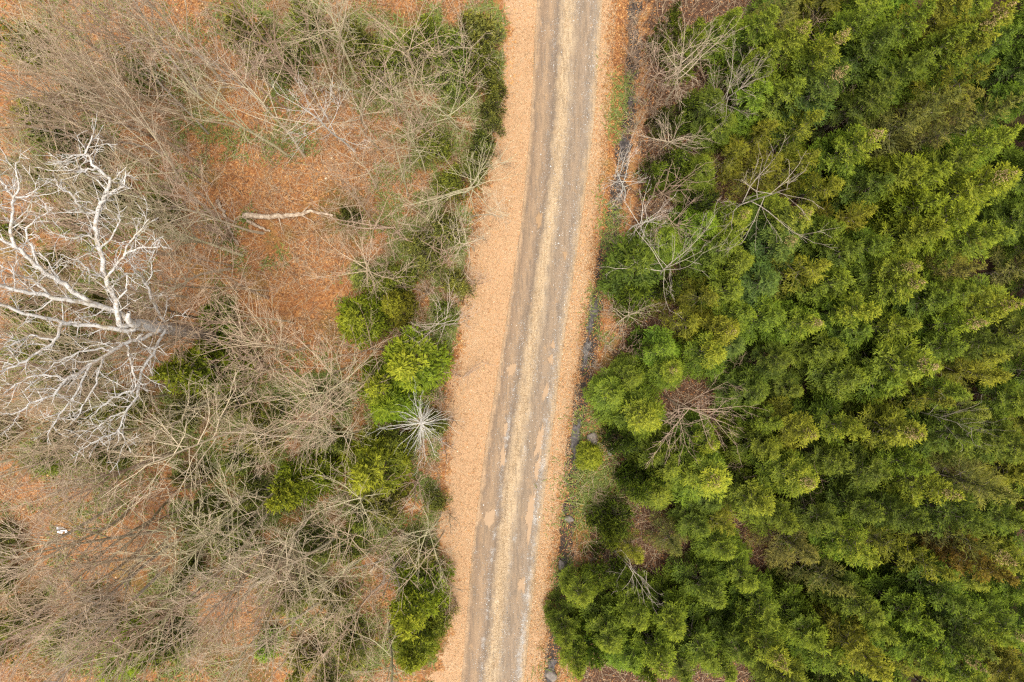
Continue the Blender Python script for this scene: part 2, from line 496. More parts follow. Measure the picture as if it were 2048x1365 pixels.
# ------------------------------------------------------------------ tree meshes
def conifer_mesh(seed, Ht, R, style='fir'):
    """crown of separate flat boughs carrying short needle shoots; returns crown, trunk, cones meshes"""
    rng = np.random.default_rng(seed)
    B, D, L, Wd, TIP, TOP, TONE = [], [], [], [], [], [], []
    tr = Tubes(); up = np.array([0, 0, 1.])
    fe = style == 'feather'; low = style == 'low'
    stems = [(0., 0., 1.)] if not low else [(rng.uniform(-.9, .9), rng.uniform(-.9, .9), rng.uniform(.45, 1)) for _ in range(4)]
    if low: stems[0] = (0., 0., 1.)
    def shoots(p, d, l, w, tip, top, tone):
        B.append(p); D.append(d / np.linalg.norm(d, axis=1, keepdims=True)); L.append(l); Wd.append(w); TIP.append(tip); TOP.append(top); TONE.append(tone)
    for (ox, oy, hs) in stems:
        hh = Ht * hs; z = hh * (.12 if not fe else .2); az0 = rng.uniform(0, 6.28)
        off = np.array([ox, oy, 0])
        while z < hh * .98:
            zf = z / hh
            nb = int(rng.integers(4, 6)) if zf < .85 else 4
            az0 += rng.uniform(.4, 1.1)
            for b in range(nb):
                if rng.random() < ((.10 if style == 'fir' else .2) if not (fe or low) else (.26 if fe else .42)): continue
                a = az0 + b * 2 * math.pi / nb + rng.normal(0, .25)
                Lb = R * (.25 + .75 * hs) * (1 - zf) ** (.80 if style == 'fir' else .92) * (1 - .25 * math.exp(-(zf / .12) ** 2)) * rng.uniform(.55 if style != 'young' else .42, 1.2) + .12
                zz = z + rng.normal(0, .012) * hh
                elev = math.radians(-12 + 55 * zf ** 1.5 + rng.normal(0, 8))
                out = np.array([math.cos(a), math.sin(a), 0]); side = np.array([-math.sin(a), math.cos(a), 0])
                sp = .085 if not low else .15
                nl = max(4, int(Lb / sp))
                s = (np.arange(nl) + rng.uniform(.2, .8, nl)) / nl
                s = s[s > (.12 if Lb < .6 else .30)]
                btone = rng.random()
                def axis(q):
                    q = np.asarray(q)
                    return off + out[None, :] * (q * Lb * math.cos(elev))[:, None] + up[None, :] * (zz + q * Lb * math.sin(elev) - .16 * Lb * np.sin(q * 2.6) + .12 * Lb * q ** 3)[:, None]
                if Lb > .6:
                    q = np.linspace(0, .9, 5); tr.add(axis(q), np.linspace(.016 * Lb + .005, .005, 5), 3)
                for sg in (-1, 1):
                    wl = .44 if not fe else .34
                    lat = wl * Lb * np.clip(np.sin(math.pi * (.20 + .80 * s)), .0, 1) ** .8 * rng.uniform(.7, 1.2, len(s)) + .06
                    ang = np.radians(54 - 14 * s) + rng.normal(0, .12, len(s))
                    base = axis(s)
                    ld = out[None, :] * np.cos(ang)[:, None] + sg * side[None, :] * np.sin(ang)[:, None] + up[None, :] * rng.normal(.04, .20, len(s))[:, None]
                    step = .060 if not (fe or low) else .085
                    nu = np.maximum(1, (lat / step).astype(int))
                    rp = np.repeat(np.arange(len(s)), nu)
                    u = np.concatenate([(np.arange(k) + rng.uniform(.2, 1.0, k)) / k for k in nu])
                    p = base[rp] + ld[rp] * (lat[rp] * u)[:, None]
                    p[:, 2] -= .12 * lat[rp] * u ** 2
                    k = len(u)
                    alt = np.where(rng.random(k) < .5, -1, 1) * np.radians(rng.uniform(15, 60, k))
                    alt = np.where(u > .85, alt * .3, alt)
                    fw = ld[rp]; sd = np.cross(fw, up)
                    d = fw * np.cos(alt)[:, None] + sd * np.sin(alt)[:, None] + up[None, :] * rng.normal(.30, .32, k)[:, None]
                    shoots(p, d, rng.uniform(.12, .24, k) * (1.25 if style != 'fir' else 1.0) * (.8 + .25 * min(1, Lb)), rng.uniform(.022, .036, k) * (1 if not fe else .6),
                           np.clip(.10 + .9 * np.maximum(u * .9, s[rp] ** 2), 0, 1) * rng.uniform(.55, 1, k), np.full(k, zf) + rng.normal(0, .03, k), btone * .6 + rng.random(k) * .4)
                k = max(4, int(Lb / .035)); q = rng.uniform(.3, 1.0, k)
                d = out[None, :] * rng.uniform(.5, 1, k)[:, None] + side[None, :] * rng.normal(0, .4, k)[:, None] + up[None, :] * rng.uniform(.1, .8, k)[:, None]
                shoots(axis(q), d, rng.uniform(.12, .24, k), rng.uniform(.02, .034, k) * (1 if not (fe or low) else .7), .4 + .6 * q, np.full(k, zf), btone * .6 + rng.random(k) * .4)
            z += max(.16 if hh > 6 else .27, hh * (.058 + .018 * (1 - zf)) * rng.uniform(.8, 1.25)) * (1.0 if not (fe or low) else 1.2)
        k = 40; q = rng.uniform(.93, 1.02, k)
        p = np.zeros((k, 3)) + off; p[:, 2] = q * hh
        d = rng.normal(0, .5, (k, 3)); d[:, 2] = rng.uniform(.3, 1, k)
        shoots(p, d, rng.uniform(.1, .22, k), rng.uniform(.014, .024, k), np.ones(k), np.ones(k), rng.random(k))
        q = np.linspace(0, 1, 8)
        P = np.stack([ox + .05 * np.sin(q * 5 + seed), oy + .05 * np.cos(q * 4 + seed), q * hh * .99], 1); P[0, :2] = off[:2] * .4; P[0, 2] = -.15
        tr.add(P, .009 * hh * (1 - q) ** 1.3 + .008, 7)
        k = int(hh * 70); q = rng.uniform(.35, 1, k); d = rng.normal(0, 1, (k, 3)); d[:, 2] = np.abs(d[:, 2]) * .6
        p = np.stack([ox + rng.normal(0, .05, k), oy + rng.normal(0, .05, k), q * hh], 1)
        shoots(p, d, rng.uniform(.12, .26, k), rng.uniform(.015, .026, k), rng.uniform(.2, .7, k), q, rng.random(k))
    B, D, L, Wd, TIP, TOP, TONE = map(np.concatenate, (B, D, L, Wd, TIP, TOP, TONE))
    k = len(B)
    rv = rng.normal(0, 1, (k, 3)); rv[:, 2] *= .5
    A1 = np.cross(D, rv); A1 /= np.maximum(np.linalg.norm(A1, axis=1, keepdims=True), 1e-6)
    A2 = np.cross(D, A1)
    Vs, Fs = [], []
    for i, A in enumerate((A1, A2)):
        v = np.stack([B, B + D * (L * .42)[:, None] + A * Wd[:, None], B + D * L[:, None], B + D * (L * .42)[:, None] - A * Wd[:, None]], 1)
        Vs.append(v.reshape(-1, 3)); Fs.append(np.arange(k * 4).reshape(k, 4) + i * k * 4)
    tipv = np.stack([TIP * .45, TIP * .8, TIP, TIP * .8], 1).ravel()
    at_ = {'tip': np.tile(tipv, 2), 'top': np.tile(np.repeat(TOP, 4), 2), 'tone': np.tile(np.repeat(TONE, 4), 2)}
    ow = B * np.array([1, 1, 0]); ow /= np.maximum(np.linalg.norm(ow, axis=1, keepdims=True), .05)
    nm = D * .30 + np.array([0, 0, .85]) + ow * .35 + rng.normal(0, .30, (k, 3)); nm /= np.linalg.norm(nm, axis=1, keepdims=True)
    at_['leafn'] = np.tile(np.repeat(nm, 4, axis=0), (2, 1))
    crown = build_mesh('conifer_crown', np.concatenate(Vs), np.concatenate(Fs), at_)
    trunk = tr.mesh('conifer_trunk')
    ct = Tubes()
    for i in range(260):
        zf = 1 - .13 * rng.random() ** .8
        rr = R * (1 - zf) ** .92 * rng.uniform(.25, 1.05) + .03; a = rng.uniform(0, 6.28)
        c = np.array([rr * math.cos(a), rr * math.sin(a), zf * Ht + .08 + rr * .4]); ln = rng.uniform(.05, .09)
        ct.add([c, c + [0, 0, ln * .3], c + [0, 0, ln * .75], c + [rng.normal(0, .01), rng.normal(0, .01), ln]], [.010, .021, .017, .003], 5)
    cones = ct.mesh('fir_cones')
    return crown, trunk, cones

def wander(rng, p, d, length, n, bend, lift=0.0):
    pts = [np.array(p, float)]; d = np.array(d, float); d /= np.linalg.norm(d)
    st = length / n
    for i in range(n):
        d = d + rng.normal(0, bend, 3) + np.array([0, 0, lift])
        d /= np.linalg.norm(d)
        pts.append(pts[-1] + d * st)
    return np.array(pts)

def perp(rng, d, ang):
    d = d / np.linalg.norm(d)
    v = rng.normal(0, 1, 3); v -= d * (v @ d); v /= np.linalg.norm(v)
    return d * math.cos(ang) + v * math.sin(ang)

def bare_mesh(seed, Ht, spread=.30, nl=15, start=.35, bend=.06, twiggy=1.0, stems=1, thick=1.0, inc0=24, inc1=46):
    rng = np.random.default_rng(seed)
    tk, cr = Tubes(), Tubes()
    for sidx in range(stems):
        lean = rng.normal(0, .05, 2) if stems == 1 else rng.normal(0, .24, 2)
        P = wander(rng, (rng.normal(0, .1) if stems > 1 else 0, rng.normal(0, .1) if stems > 1 else 0, -.15), (lean[0], lean[1], 1), Ht * (1 if sidx == 0 else rng.uniform(.7, 1)), 12, .04, .02)
        r0 = (.0048 * Ht + .012) * thick
        rad = r0 * (1 - np.linspace(0, 1, 13)) ** .8 + .009
        tk.add(P, rad, 6)
        az = rng.uniform(0, 6.28); nn = max(5, nl // stems)
        for i in range(nn):
            t = start + (1 - start) * (i + rng.random()) / nn * .97
            k = t * 12; j = min(int(k), 11); f = k - j
            p = P[j] * (1 - f) + P[j + 1] * f
            az += 2.4 + rng.normal(0, .4)
            inc = math.radians(rng.uniform(inc0, inc1))
            d = np.array([math.cos(az) * math.sin(inc), math.sin(az) * math.sin(inc), math.cos(inc)])
            ll = Ht * spread * (1.15 - .7 * (t - start) / (1 - start)) * rng.uniform(.6, 1.25)
            n1 = max(4, int(ll / .4))
            Q = wander(rng, p, d, ll, n1, bend, .02)
            rl = min(rad[j] * .62, .009 + .008 * ll * thick)
            cr.add(Q, np.linspace(rl, .0065, n1 + 1), 4)
            m = max(2, int(ll / .44 * twiggy))
            for s in np.linspace(.2, .97, m):
                s = min(.98, s + rng.normal(0, .03)); k2 = s * n1; j2 = min(int(k2), n1 - 1)
                p2 = Q[j2] + (Q[j2 + 1] - Q[j2]) * (k2 - j2)
                d2 = perp(rng, Q[j2 + 1] - Q[j2], math.radians(rng.uniform(18, 45)))
                l2 = ll * .48 * (1.1 - .6 * s) * rng.uniform(.6, 1.25) + .12
                n2 = max(2, int(l2 / .3))
                Q2 = wander(rng, p2, d2, l2, n2, bend * .9, .03)
                r2 = max(.0066, rl * .45 * (1 - .5 * s))
                cr.add(Q2, np.linspace(r2, .005, n2 + 1), 3)
                for s3 in rng.uniform(.25, 1, max(1, int(l2 / .22 * twiggy))):
                    k3 = s3 * n2; j3 = min(int(k3), n2 - 1)
                    p3 = Q2[j3] + (Q2[j3 + 1] - Q2[j3]) * (k3 - j3)
                    d3 = perp(rng, Q2[j3 + 1] - Q2[j3], math.radians(rng.uniform(15, 45)))
                    Q3 = wander(rng, p3, d3, rng.uniform(.2, .6) * (.6 + .4 * min(1, l2)), 2, .08, .03)
                    cr.add(Q3, [.0054, .0048, .0038], 3)
    return cr.mesh('bare_crown'), tk.mesh('bare_trunk')

CONI = {'fir': [conifer_mesh(10 + i, 10.0, 2.05 + .12 * (i % 3)) for i in range(7)],
        'young': [conifer_mesh(40 + i, 5.0, 1.4) for i in range(4)],
        'low': [conifer_mesh(80 + i, 3.0, 1.5, 'low') for i in range(5)],
        'feather': [conifer_mesh(60 + i, 10.0, 2.2, 'feather') for i in range(3)]}
BARE = {'fan': [bare_mesh(100 + i, 8.0, .40, 15, .38, .07, 1, 1, 1.1, 28, 58) for i in range(5)],
        'thin': [bare_mesh(120 + i, 8.0, .32, 12, .35, .055) for i in range(6)],
        'tall': [bare_mesh(140 + i, 11.0, .34, 16, .35, .05, .8, 1, 1.15, 16, 36) for i in range(6)],
        'bush': [bare_mesh(160 + i, 4.0, .36, 18, .2, .06, .9, 4, 1, 20, 45) for i in range(5)],
        'sparse': [bare_mesh(200 + i, 7.0, .42, 9, .45, .11, .8, 1, .95, 38, 72) for i in range(4)],
        'star': [bare_mesh(180 + i, 6.0, .30, 40, .45, .11, .8, 1, 1.0, 35, 95) for i in range(2)]}
NAT = {'fir': 10.0, 'young': 5.0, 'low': 3.0, 'feather': 10.0, 'fan': 8.0, 'thin': 8.0, 'tall': 11.0, 'bush': 4.0, 'star': 6.0, 'sparse': 7.0}
TREES = []            # dicts for labelling
cnt = {}
def pick(pool, kind):
    i = cnt.get(kind, 0); cnt[kind] = i + 1
    return pool[kind][i % len(pool[kind])]

CCOL = {'green': (.105, .165, .018), 'olive': (.128, .142, .016), 'blue': (.075, .130, .036), 'dark': (.076, .122, .016), 'grey': (.125, .142, .045), 'bright': (.135, .19, .014), 'soft': (.215, .250, .080), 'lowgreen': (.20, .265, .050), 'rust': (.15, .10, .02)}
rngt = np.random.default_rng(77)

def conifer(tx, ty, h, wide=1.0, col='green', yellow=.5, cones=False, kind='fir', base=False, name='fir_tree'):
    """tree whose top shows at photo pixel (tx, ty); base=True: foot there instead"""
    if kind in ('fir', 'feather') and not base: h *= .66
    p = at(tx, ty, 0 if base else h)
    crown, trunk, cone = pick(CONI, kind)
    o = bpy.data.objects.new(name, None); COL.objects.link(o); o.empty_display_size = .5
    gz = float(ground_z(p[0], p[1]))
    o.location = (p[0], p[1], gz)
    s = (h - gz) / NAT[kind]
    w = s * .5 + .5 if kind in ('young', 'low') else (s * .55 + .38)
    o.scale = (w * wide, w * wide, s)
    o.rotation_euler = (rngt.normal(0, .02), rngt.normal(0, .02), rngt.uniform(0, 6.28))
    c = np.array(CCOL[col]) * rngt.uniform(.86, 1.16) * (1 + rngt.normal(0, .05, 3))
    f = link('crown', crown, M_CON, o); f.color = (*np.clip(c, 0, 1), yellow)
    link('trunk', trunk, M_CTRUNK, o)
    if cones: tag(link('cone_cluster', cone, M_CONES, o), kind='stuff')
    TREES.append(dict(o=o, kind='conifer', p=np.array([p[0], p[1], gz + h]), base=p, h=h, col=col, yellow=yellow, cones=cones, key=(tx, ty), style=kind, wide=wide, name=name))
    return o

BCOL = {'pale': (.58, .48, .34), 'tan': (.50, .39, .26), 'grey': (.44, .38, .31), 'white': (.66, .62, .56), 'brown': (.37, .265, .18), 'dark': (.15, .11, .08), 'pink': (.52, .375, .275), 'lichen': (.50, .45, .28)}
def bare(tx, ty, h, kind='fan', col='tan', wide=1.0, red=.8, base=False, lean=None, name='bare_tree'):
    p = at(tx, ty, 0 if base else h)
    crown, trunk = pick(BARE, kind)
    o = bpy.data.objects.new(name, None); COL.objects.link(o); o.empty_display_size = .5
    gz = float(ground_z(p[0], p[1]))
    o.location = (p[0], p[1], gz)
    s = (h - gz) / NAT[kind]
    w = (s * .6 + .4) * wide
    o.scale = (w, w, s)
    o.rotation_euler = (rngt.normal(0, .05), rngt.normal(0, .05), rngt.uniform(0, 6.28)) if lean is None else lean
    c = np.array(BCOL[col]) * rngt.uniform(.88, 1.12)
    for nm, me in (('crown', crown), ('trunk', trunk)):
        f = link(nm, me, M_BARK, o); f.color = (*np.clip(c, 0, 1), red)
    TREES.append(dict(o=o, kind='bare', top=(tx, ty), key=(tx, ty), p=np.array([p[0], p[1], gz + h]), base=p, h=h, col=col, style=kind, wide=wide, name=name, red=red))
    return o

# ------------------------------------------------------------------ conifers of the right-hand wood (top pixel, height, width, colour, yellow tip, cones)
RIGHT = [
 (1614, 42, 9.5, 1.0, 'green', .6, 1), (1708, 72, 11, .95, 'green', .8, 1), (1678, 140, 11, 1.0, 'blue', .3, 2), (1560, 95, 8.5, 1.05, 'green', .3, 0), (1545, 20, 8.5, 1.0, 'green', .4, 0),
 (1640, 225, 9, 1.1, 'olive', .4, 0), (1560, 240, 7.5, 1.0, 'olive', .3, 0), (1771, 262, 10.5, 1.0, 'green', .75, 1), (1640, 300, 8, 1.0, 'olive', .35, 0), (1694, 345, 8.5, .95, 'olive', .7, 0),
 (1498, 424, 8.5, .95, 'green', .6, 2), (1626, 432, 9.5, 1.0, 'blue', .9, 1), (1570, 395, 7.5, .9, 'green', .55, 0), (1766, 415, 10, .95, 'olive', .7, 0), (2030, 352, 12, 1.1, 'bright', .7, 1),
 (2042, 268, 11.5, 1.0, 'green', .6, 0), (2040, 14, 12, 1.0, 'olive', .8, 2), (2000, 38, 11, .9, 'green', .6, 1), (2040, 205, 11, 1.1, 'grey', .3, 0), (1872, 448, 10.5, 1.0, 'bright', .6, 0),
 (1899, 460, 11, .9, 'green', .7, 0), (1657, 528, 10.5, 1.15, 'olive', .65, 0), (1596, 470, 9, 1.05, 'blue', .35, 1), (1827, 532, 10.5, 1.0, 'green', .6, 1), (1770, 611, 10.5, 1.0, 'green', .9, 0),
 (1836, 574, 10.5, .95, 'green', .65, 1), (1641, 642, 9, .95, 'green', .65, 2), (1828, 658, 10, 1.0, 'green', .6, 0), (1474, 662, 8.5, 1.0, 'olive', .55, 2), (1450, 706, 8.5, 1.05, 'green', .95, 0),
 (1352, 744, 7, .95, 'green', .5, 1), (1488, 690, 7, .9, 'blue', .1, 0), (1294, 840, 8, 1.2, 'green', .75, 0), (1582, 724, 7.5, .9, 'dark', .3, 0), (1876, 728, 11.5, 1.3, 'green', .35, 3),
 (1636, 874, 9.5, 1.05, 'olive', .7, 2), (1728, 858, 10, .95, 'green', .85, 0), (1850, 880, 11, 1.1, 'olive', .8, 1), (1432, 894, 7.5, .9, 'green', .7, 1), (1452, 976, 9.5, 1.25, 'green', .95, 2),
 (1630, 964, 9.5, 1.1, 'green', .8, 2), (1540, 1026, 9, 1.1, 'green', .65, 0), (1459, 1062, 7.5, 1.05, 'olive', .25, 0), (1976, 537, 10.5, .95, 'grey', .3, 0), (2046, 612, 11.5, 1.0, 'green', .85, 1),
 (1965, 650, 11, 1.0, 'green', .6, 1), (2020, 748, 11, 1.2, 'olive', .65, 0), (1275, 1128, 6.5, .85, 'olive', .7, 0), (1232, 1092, 5.5, .8, 'green', .4, 0), (1462, 1111, 7, .95, 'green', .3, 0),
 (1506, 1172, 7.5, 1.05, 'green', .4, 0), (1362, 1100, 6, .9, 'grey', .1, 0), (1578, 1338, 11, .95, 'green', .9, 2), (1557, 1258, 9, 1.0, 'green', .4, 0), (1157, 1350, 6.5, .9, 'green', .4, 0),
 (1333, 1355, 8.5, 1.15, 'green', .35, 1), (1165, 1215, 6, .9, 'green', .3, 0), (1135, 1290, 5.8, .8, 'green', .3, 0), (1288, 1258, 7, 1.0, 'green', .3, 0), (1356, 1275, 7.5, 1.1, 'green', .3, 0), (1755, 1126, 10.5, 1.0, 'green', .8, 0),
 (1824, 1114, 10, 1.0, 'olive', .5, 0), (1905, 992, 11, 1.0, 'green', .75, 2), (2044, 1124, 12, 1.0, 'grey', .75, 2), (2042, 996, 11, 1.2, 'grey', .3, 0), (1909, 1160, 10.5, 1.05, 'olive', .35, 0),
 (1766, 1247, 9.5, 1.1, 'green', .3, 0), (1800, 1286, 10, .95, 'green', .4, 0), (1780, 1354, 11, 1.1, 'olive', .75, 0), (1968, 1338, 11.5, .95, 'green', .3, 2), (1987, 1314, 11.5, .9, 'blue', .4, 0),
 (2021, 1286, 11, .9, 'green', .5, 0), (2046, 1165, 11, .9, 'rust', .3, 0), (1700, 1190, 9, 1.1, 'grey', .2, 0), (1440, 1215, 7.5, 1.1, 'green', .25, 0), (1420, 1330, 8.5, 1.1, 'green', .3, 0),
 (1240, 1180, 5.5, .95, 'green', .2, 0), (1225, 1300, 6.5, 1.1, 'green', .3, 0), (1505, 1330, 8.5, 1.0, 'dark', .2, 0), (1650, 1290, 9, 1.1, 'green', .3, 0), (1690, 1350, 9.5, 1.0, 'green', .3, 0),
 (1880, 1270, 10, 1.1, 'green', .25, 0), (1890, 1350, 10, 1.1, 'green', .3, 0), (1960, 1220, 10.5, 1.1, 'dark', .2, 0), (1640, 1130, 8.5, 1.1, 'grey', .15, 0), (1520, 790, 6.5, 1.1, 'dark', .15, 0), (1560, 850, 7, 1.0, 'green', .2, 0), (1430, 1020, 6, 1.0, 'dark', .1, 0), (1990, 1060, 10.5, 1.1, 'dark', .2, 0),
 (1730, 760, 8, 1.2, 'green', .15, 0), (1690, 700, 7.5, 1.1, 'green', .15, 0), (1790, 770, 8.5, 1.2, 'green', .15, 0), (1740, 660, 8, 1.1, 'dark', .15, 0), (1900, 800, 10, 1.1, 'olive', .2, 0), (1960, 880, 10.5, 1.2, 'dark', .2, 0),
 (1940, 800, 10, 1.0, 'green', .2, 0), (1780, 960, 9.5, 1.1, 'dark', .2, 0), (1850, 940, 10, 1.0, 'green', .2, 0), (1700, 930, 8.5, 1.0, 'green', .2, 0), (1560, 900, 8, 1.0, 'green', .4, 0), (1760, 1040, 9, 1.0, 'dark', .2, 0),
 (1350, 940, 7, 1.15, 'green', .2, 0), (1300, 980, 5.5, .9, 'green', .2, 0), (1262, 905, 5.5, 1.0, 'dark', .1, 0), (1330, 1000, 6.5, 1.1, 'green', .3, 0), (1390, 960, 7.5, 1.1, 'green', .35, 0), (1250, 1060, 5, 1.1, 'green', .2, 0),
 (1395, 640, 7, 1.1, 'olive', .3, 0), (1340, 700, 6.5, 1.1, 'green', .2, 0), (1270, 760, 6, 1.0, 'green', .2, 0), (1230, 800, 6, 1.15, 'green', .25, 0), (1300, 590, 5, 1.1, 'green', .15, 0), 
 (1290, 520, 5, 1.2, 'dark', .15, 0), (1340, 470, 6, 1.1, 'green', .15, 0), (1430, 440, 7, 1.1, 'green', .2, 0), (1470, 480, 7.5, 1.1, 'green', .2, 0), (1550, 560, 8, 1.2, 'blue', .15, 0), (1480, 575, 7, 1.2, 'green', .15, 0),
 (1500, 520, 7.5, 1.1, 'green', .3, 0), (1430, 590, 6.5, 1.0, 'olive', .3, 0), (1560, 630, 8, 1.1, 'green', .2, 0), (1500, 620, 7, 1.0, 'green', .2, 0), (1700, 560, 9, 1.1, 'green', .3, 0), (1720, 500, 9, 1.0, 'dark', .2, 0),
 (1780, 490, 9.5, 1.0, 'dark', .2, 0), (1690, 450, 8.5, 1.0, 'green', .25, 0), (1840, 330, 10, 1.2, 'bright', .25, 0), (1900, 330, 10.5, 1.2, 'bright', .25, 0), (1950, 420, 11, 1.2, 'bright', .3, 0), (1880, 400, 10, 1.1, 'bright', .25, 0),
 (2020, 460, 11, 1.1, 'green', .3, 0), (1960, 310, 10.5, 1.1, 'green', .3, 0), (1790, 340, 9, 1.0, 'dark', .15, 0), (1850, 230, 10, 1.2, 'grey', .15, 0), (1780, 170, 9.5, 1.1, 'dark', .15, 0), (1920, 180, 10.5, 1.2, 'grey', .15, 0),
 (1980, 130, 11, 1.1, 'olive', .3, 0), (1860, 100, 10, 1.1, 'dark', .2, 0), (1790, 60, 9.5, 1.1, 'dark', .15, 0), (1940, 60, 10.5, 1.0, 'green', .25, 0), (1860, 20, 10, 1.0, 'green', .25, 0), (1930, 240, 10.5, 1.0, 'grey', .15, 0),
 (1750, 15, 9, 1.0, 'green', .2, 0), (1600, 160, 8.5, 1.2, 'green', .15, 0), (1540, 170, 7.5, 1.1, 'green', .15, 0), (1490, 290, 7, 1.1, 'olive', .25, 0), (1560, 310, 7.5, 1.1, 'olive', .25, 0), (1460, 230, 6, 1.0, 'green', .15, 0),
 (1480, 20, 7, 1.0, 'green', .2, 0), (1370, 300, 5.5, 1.0, 'green', .1, 0), 
 (1352, 25, 4.5, .8, 'green', .2, 0), (1395, 45, 4.5, .8, 'green', .2, 0), (1345, 215, 4, .75, 'grey', .1, 0), (1385, 290, 4.5, .8, 'green', .15, 0), (1340, 320, 3.6, .7, 'grey', .1, 0), (1390, 200, 4.5, .8, 'green', .15, 0), (1355, 560, 4.5, .8, 'green', .2, 0), (1300, 690, 4.5, .7, 'green', .2, 0), (1420, 330, 6, 1.0, 'green', .15, 0), (1440, 180, 6, 1.0, 'dark', .1, 0), (1420, 400, 5.5, .9, 'dark', .1, 0), (1190, 1330, 5, 1.1, 'green', .2, 0), (1270, 1345, 6, 1.1, 'green', .2, 0), (1380, 1360, 7, 1.1, 'dark', .2, 0), (1460, 1362, 7, 1.1, 'green', .2, 0), (1310, 1362, 5, 1.1, 'green', .2, 0), (2010, 900, 11, 1.1, 'dark', .2, 0), (1930, 690, 10, 1.1, 'dark', .15, 0), (2030, 680, 11, 1.0, 'dark', .2, 0),
 (1900, 600, 10, 1.1, 'dark', .2, 0), (1960, 580, 10.5, 1.0, 'green', .2, 0), (1410, 1060, 6.5, 1.0, 'dark', .1, 0), (1600, 1060, 8.5, 1.0, 'green', .2, 0), (1680, 1060, 9, 1.0, 'dark', .1, 0), (1850, 1060, 10, 1.0, 'dark', .15, 0),
]
FEATHER = {'grey'}
for (tx, ty, h, w, c, y, k) in RIGHT:
    st = 'feather' if c == 'grey' or (c == 'olive' and k == 0 and y < .75) else 'fir'
    if h <= 5.6:
        st = 'young' if (int(tx) % 3 == 0) else 'low'
        if st == 'low': w *= .6; h *= .8
    conifer(tx, ty, h, w, c, y, k > 0, st, name='spruce_tree' if st == 'feather' else 'fir_tree')
conifer(1186, 920, 1.7, .9, 'bright', .35, False, 'young', name='fir_sapling')

# ------------------------------------------------------------------ conifers left of the track
LEFT = [
 (528, 1000, 6.8, .62, 'bright', 1.0, 'young'), (600, 965, 4.2, .7, 'bright', .3, 'young'), (722, 968, 5.2, .95, 'bright', .7, 'young'), (806, 1262, 6.0, .8, 'bright', .95, 'young'), (812, 1340, 4.5, .75, 'bright', .4, 'young'),
 (804, 722, 5.8, .9, 'bright', .85, 'young'), (735, 778, 5.5, .72, 'bright', .85, 'young'), (762, 815, 4.0, .85, 'bright', .3, 'young'), (775, 608, 4.5, .55, 'olive', .9, 'young'), (700, 634, 5.0, .80, 'bright', .5, 'young'),
 (306, 742, 7.0, .72, 'bright', .45, 'young'), (684, 424, 2.4, .42, 'soft', .3, 'low'), (1010, 140, 3.4, .6, 'green', .15, 'young'), (975, 95, 3.6, .7, 'green', .2, 'young'), (960, 30, 4.0, 1.0, 'green', .15, 'young'),
 (1000, 200, 3.0, .55, 'green', .1, 'young'), (985, 265, 2.8, .6, 'green', .1, 'young'), (930, 60, 3.6, .9, 'dark', .1, 'young'),
 (540, 90, 3.0, .9, 'dark', .1, 'young'), (470, 15, 4.0, .9, 'green', .1, 'young'), (780, 75, 3.4, 1.0, 'dark', .1, 'young'), (700, 50, 3.0, .8, 'green', .1, 'young'), (740, 120, 2.6, .9, 'dark', .1, 'young'), (590, 20, 3.4, .9, 'green', .1, 'young'),
 (860, 40, 3.0, .9, 'dark', .1, 'young'), (900, 130, 2.8, .9, 'green', .1, 'young'), (60, 255, 4.0, .8, 'green', .1, 'young'), (150, 372, 3.4, .7, 'green', .1, 'young'), (110, 420, 3.0, .7, 'green', .1, 'young'),
 (870, 450, 3.2, .8, 'green', .1, 'young'), (830, 490, 3.0, .9, 'green', .1, 'young'), (780, 560, 2.4, .8, 'dark', .1, 'young'), (905, 560, 2.6, .8, 'green', .15, 'young'), (880, 620, 2.4, .7, 'dark', .1, 'young'), (850, 270, 2.8, .8, 'dark', .1, 'young'),
 (970, 310, 2.6, .6, 'green', .1, 'young'), (890, 350, 2.4, .8, 'dark', .1, 'young'), (430, 815, 3.0, .8, 'green', .1, 'young'), (310, 830, 3.4, .8, 'dark', .1, 'young'), (60, 900, 4.0, .9, 'green', .15, 'young'), (150, 930, 3.0, .8, 'dark', .1, 'young'),
 (50, 700, 3.6, .9, 'dark', .1, 'young'), (150, 600, 3.0, .8, 'dark', .1, 'young'), (70, 790, 3.4, .8, 'green', .1, 'young'), (335, 1190, 3.0, .7, 'green', .1, 'young'), (205, 1350, 4.2, .9, 'bright', .1, 'young'), (85, 1310, 4.0, .9, 'green', .1, 'young'),
 (430, 1085, 3.0, .9, 'dark', .1, 'young'), (600, 1120, 2.6, 1.0, 'green', .1, 'young'), (570, 1220, 2.8, 1.0, 'green', .1, 'young'), (640, 1250, 2.6, .9, 'green', .1, 'young'), (715, 1060, 3.2, .9, 'green', .15, 'young'), (750, 1030, 3.0, .9, 'green', .1, 'young'),
 (640, 900, 2.6, .8, 'dark', .1, 'young'), (690, 1345, 3.0, .9, 'green', .1, 'young'), (440, 1130, 3.0, .7, 'green', .1, 'young'), (275, 1345, 3.6, .8, 'dark', .1, 'young'), (870, 1260, 2.4, .7, 'dark', .1, 'young'), (860, 860, 2.8, .7, 'green', .1, 'young'),
 (780, 890, 3.0, .8, 'dark', .1, 'young'), (340, 960, 2.6, .7, 'dark', .1, 'young'), (480, 1010, 2.6, .8, 'green', .1, 'young'), (370, 1050, 2.6, .7, 'dark', .1, 'young'), (530, 830, 2.4, .8, 'dark', .1, 'young'),
 (620, 800, 2.4, .8, 'dark', .1, 'young'), (860, 1010, 2.2, .7, 'green', .1, 'young'), (830, 1130, 2.4, .9, 'green', .1, 'young'),
]
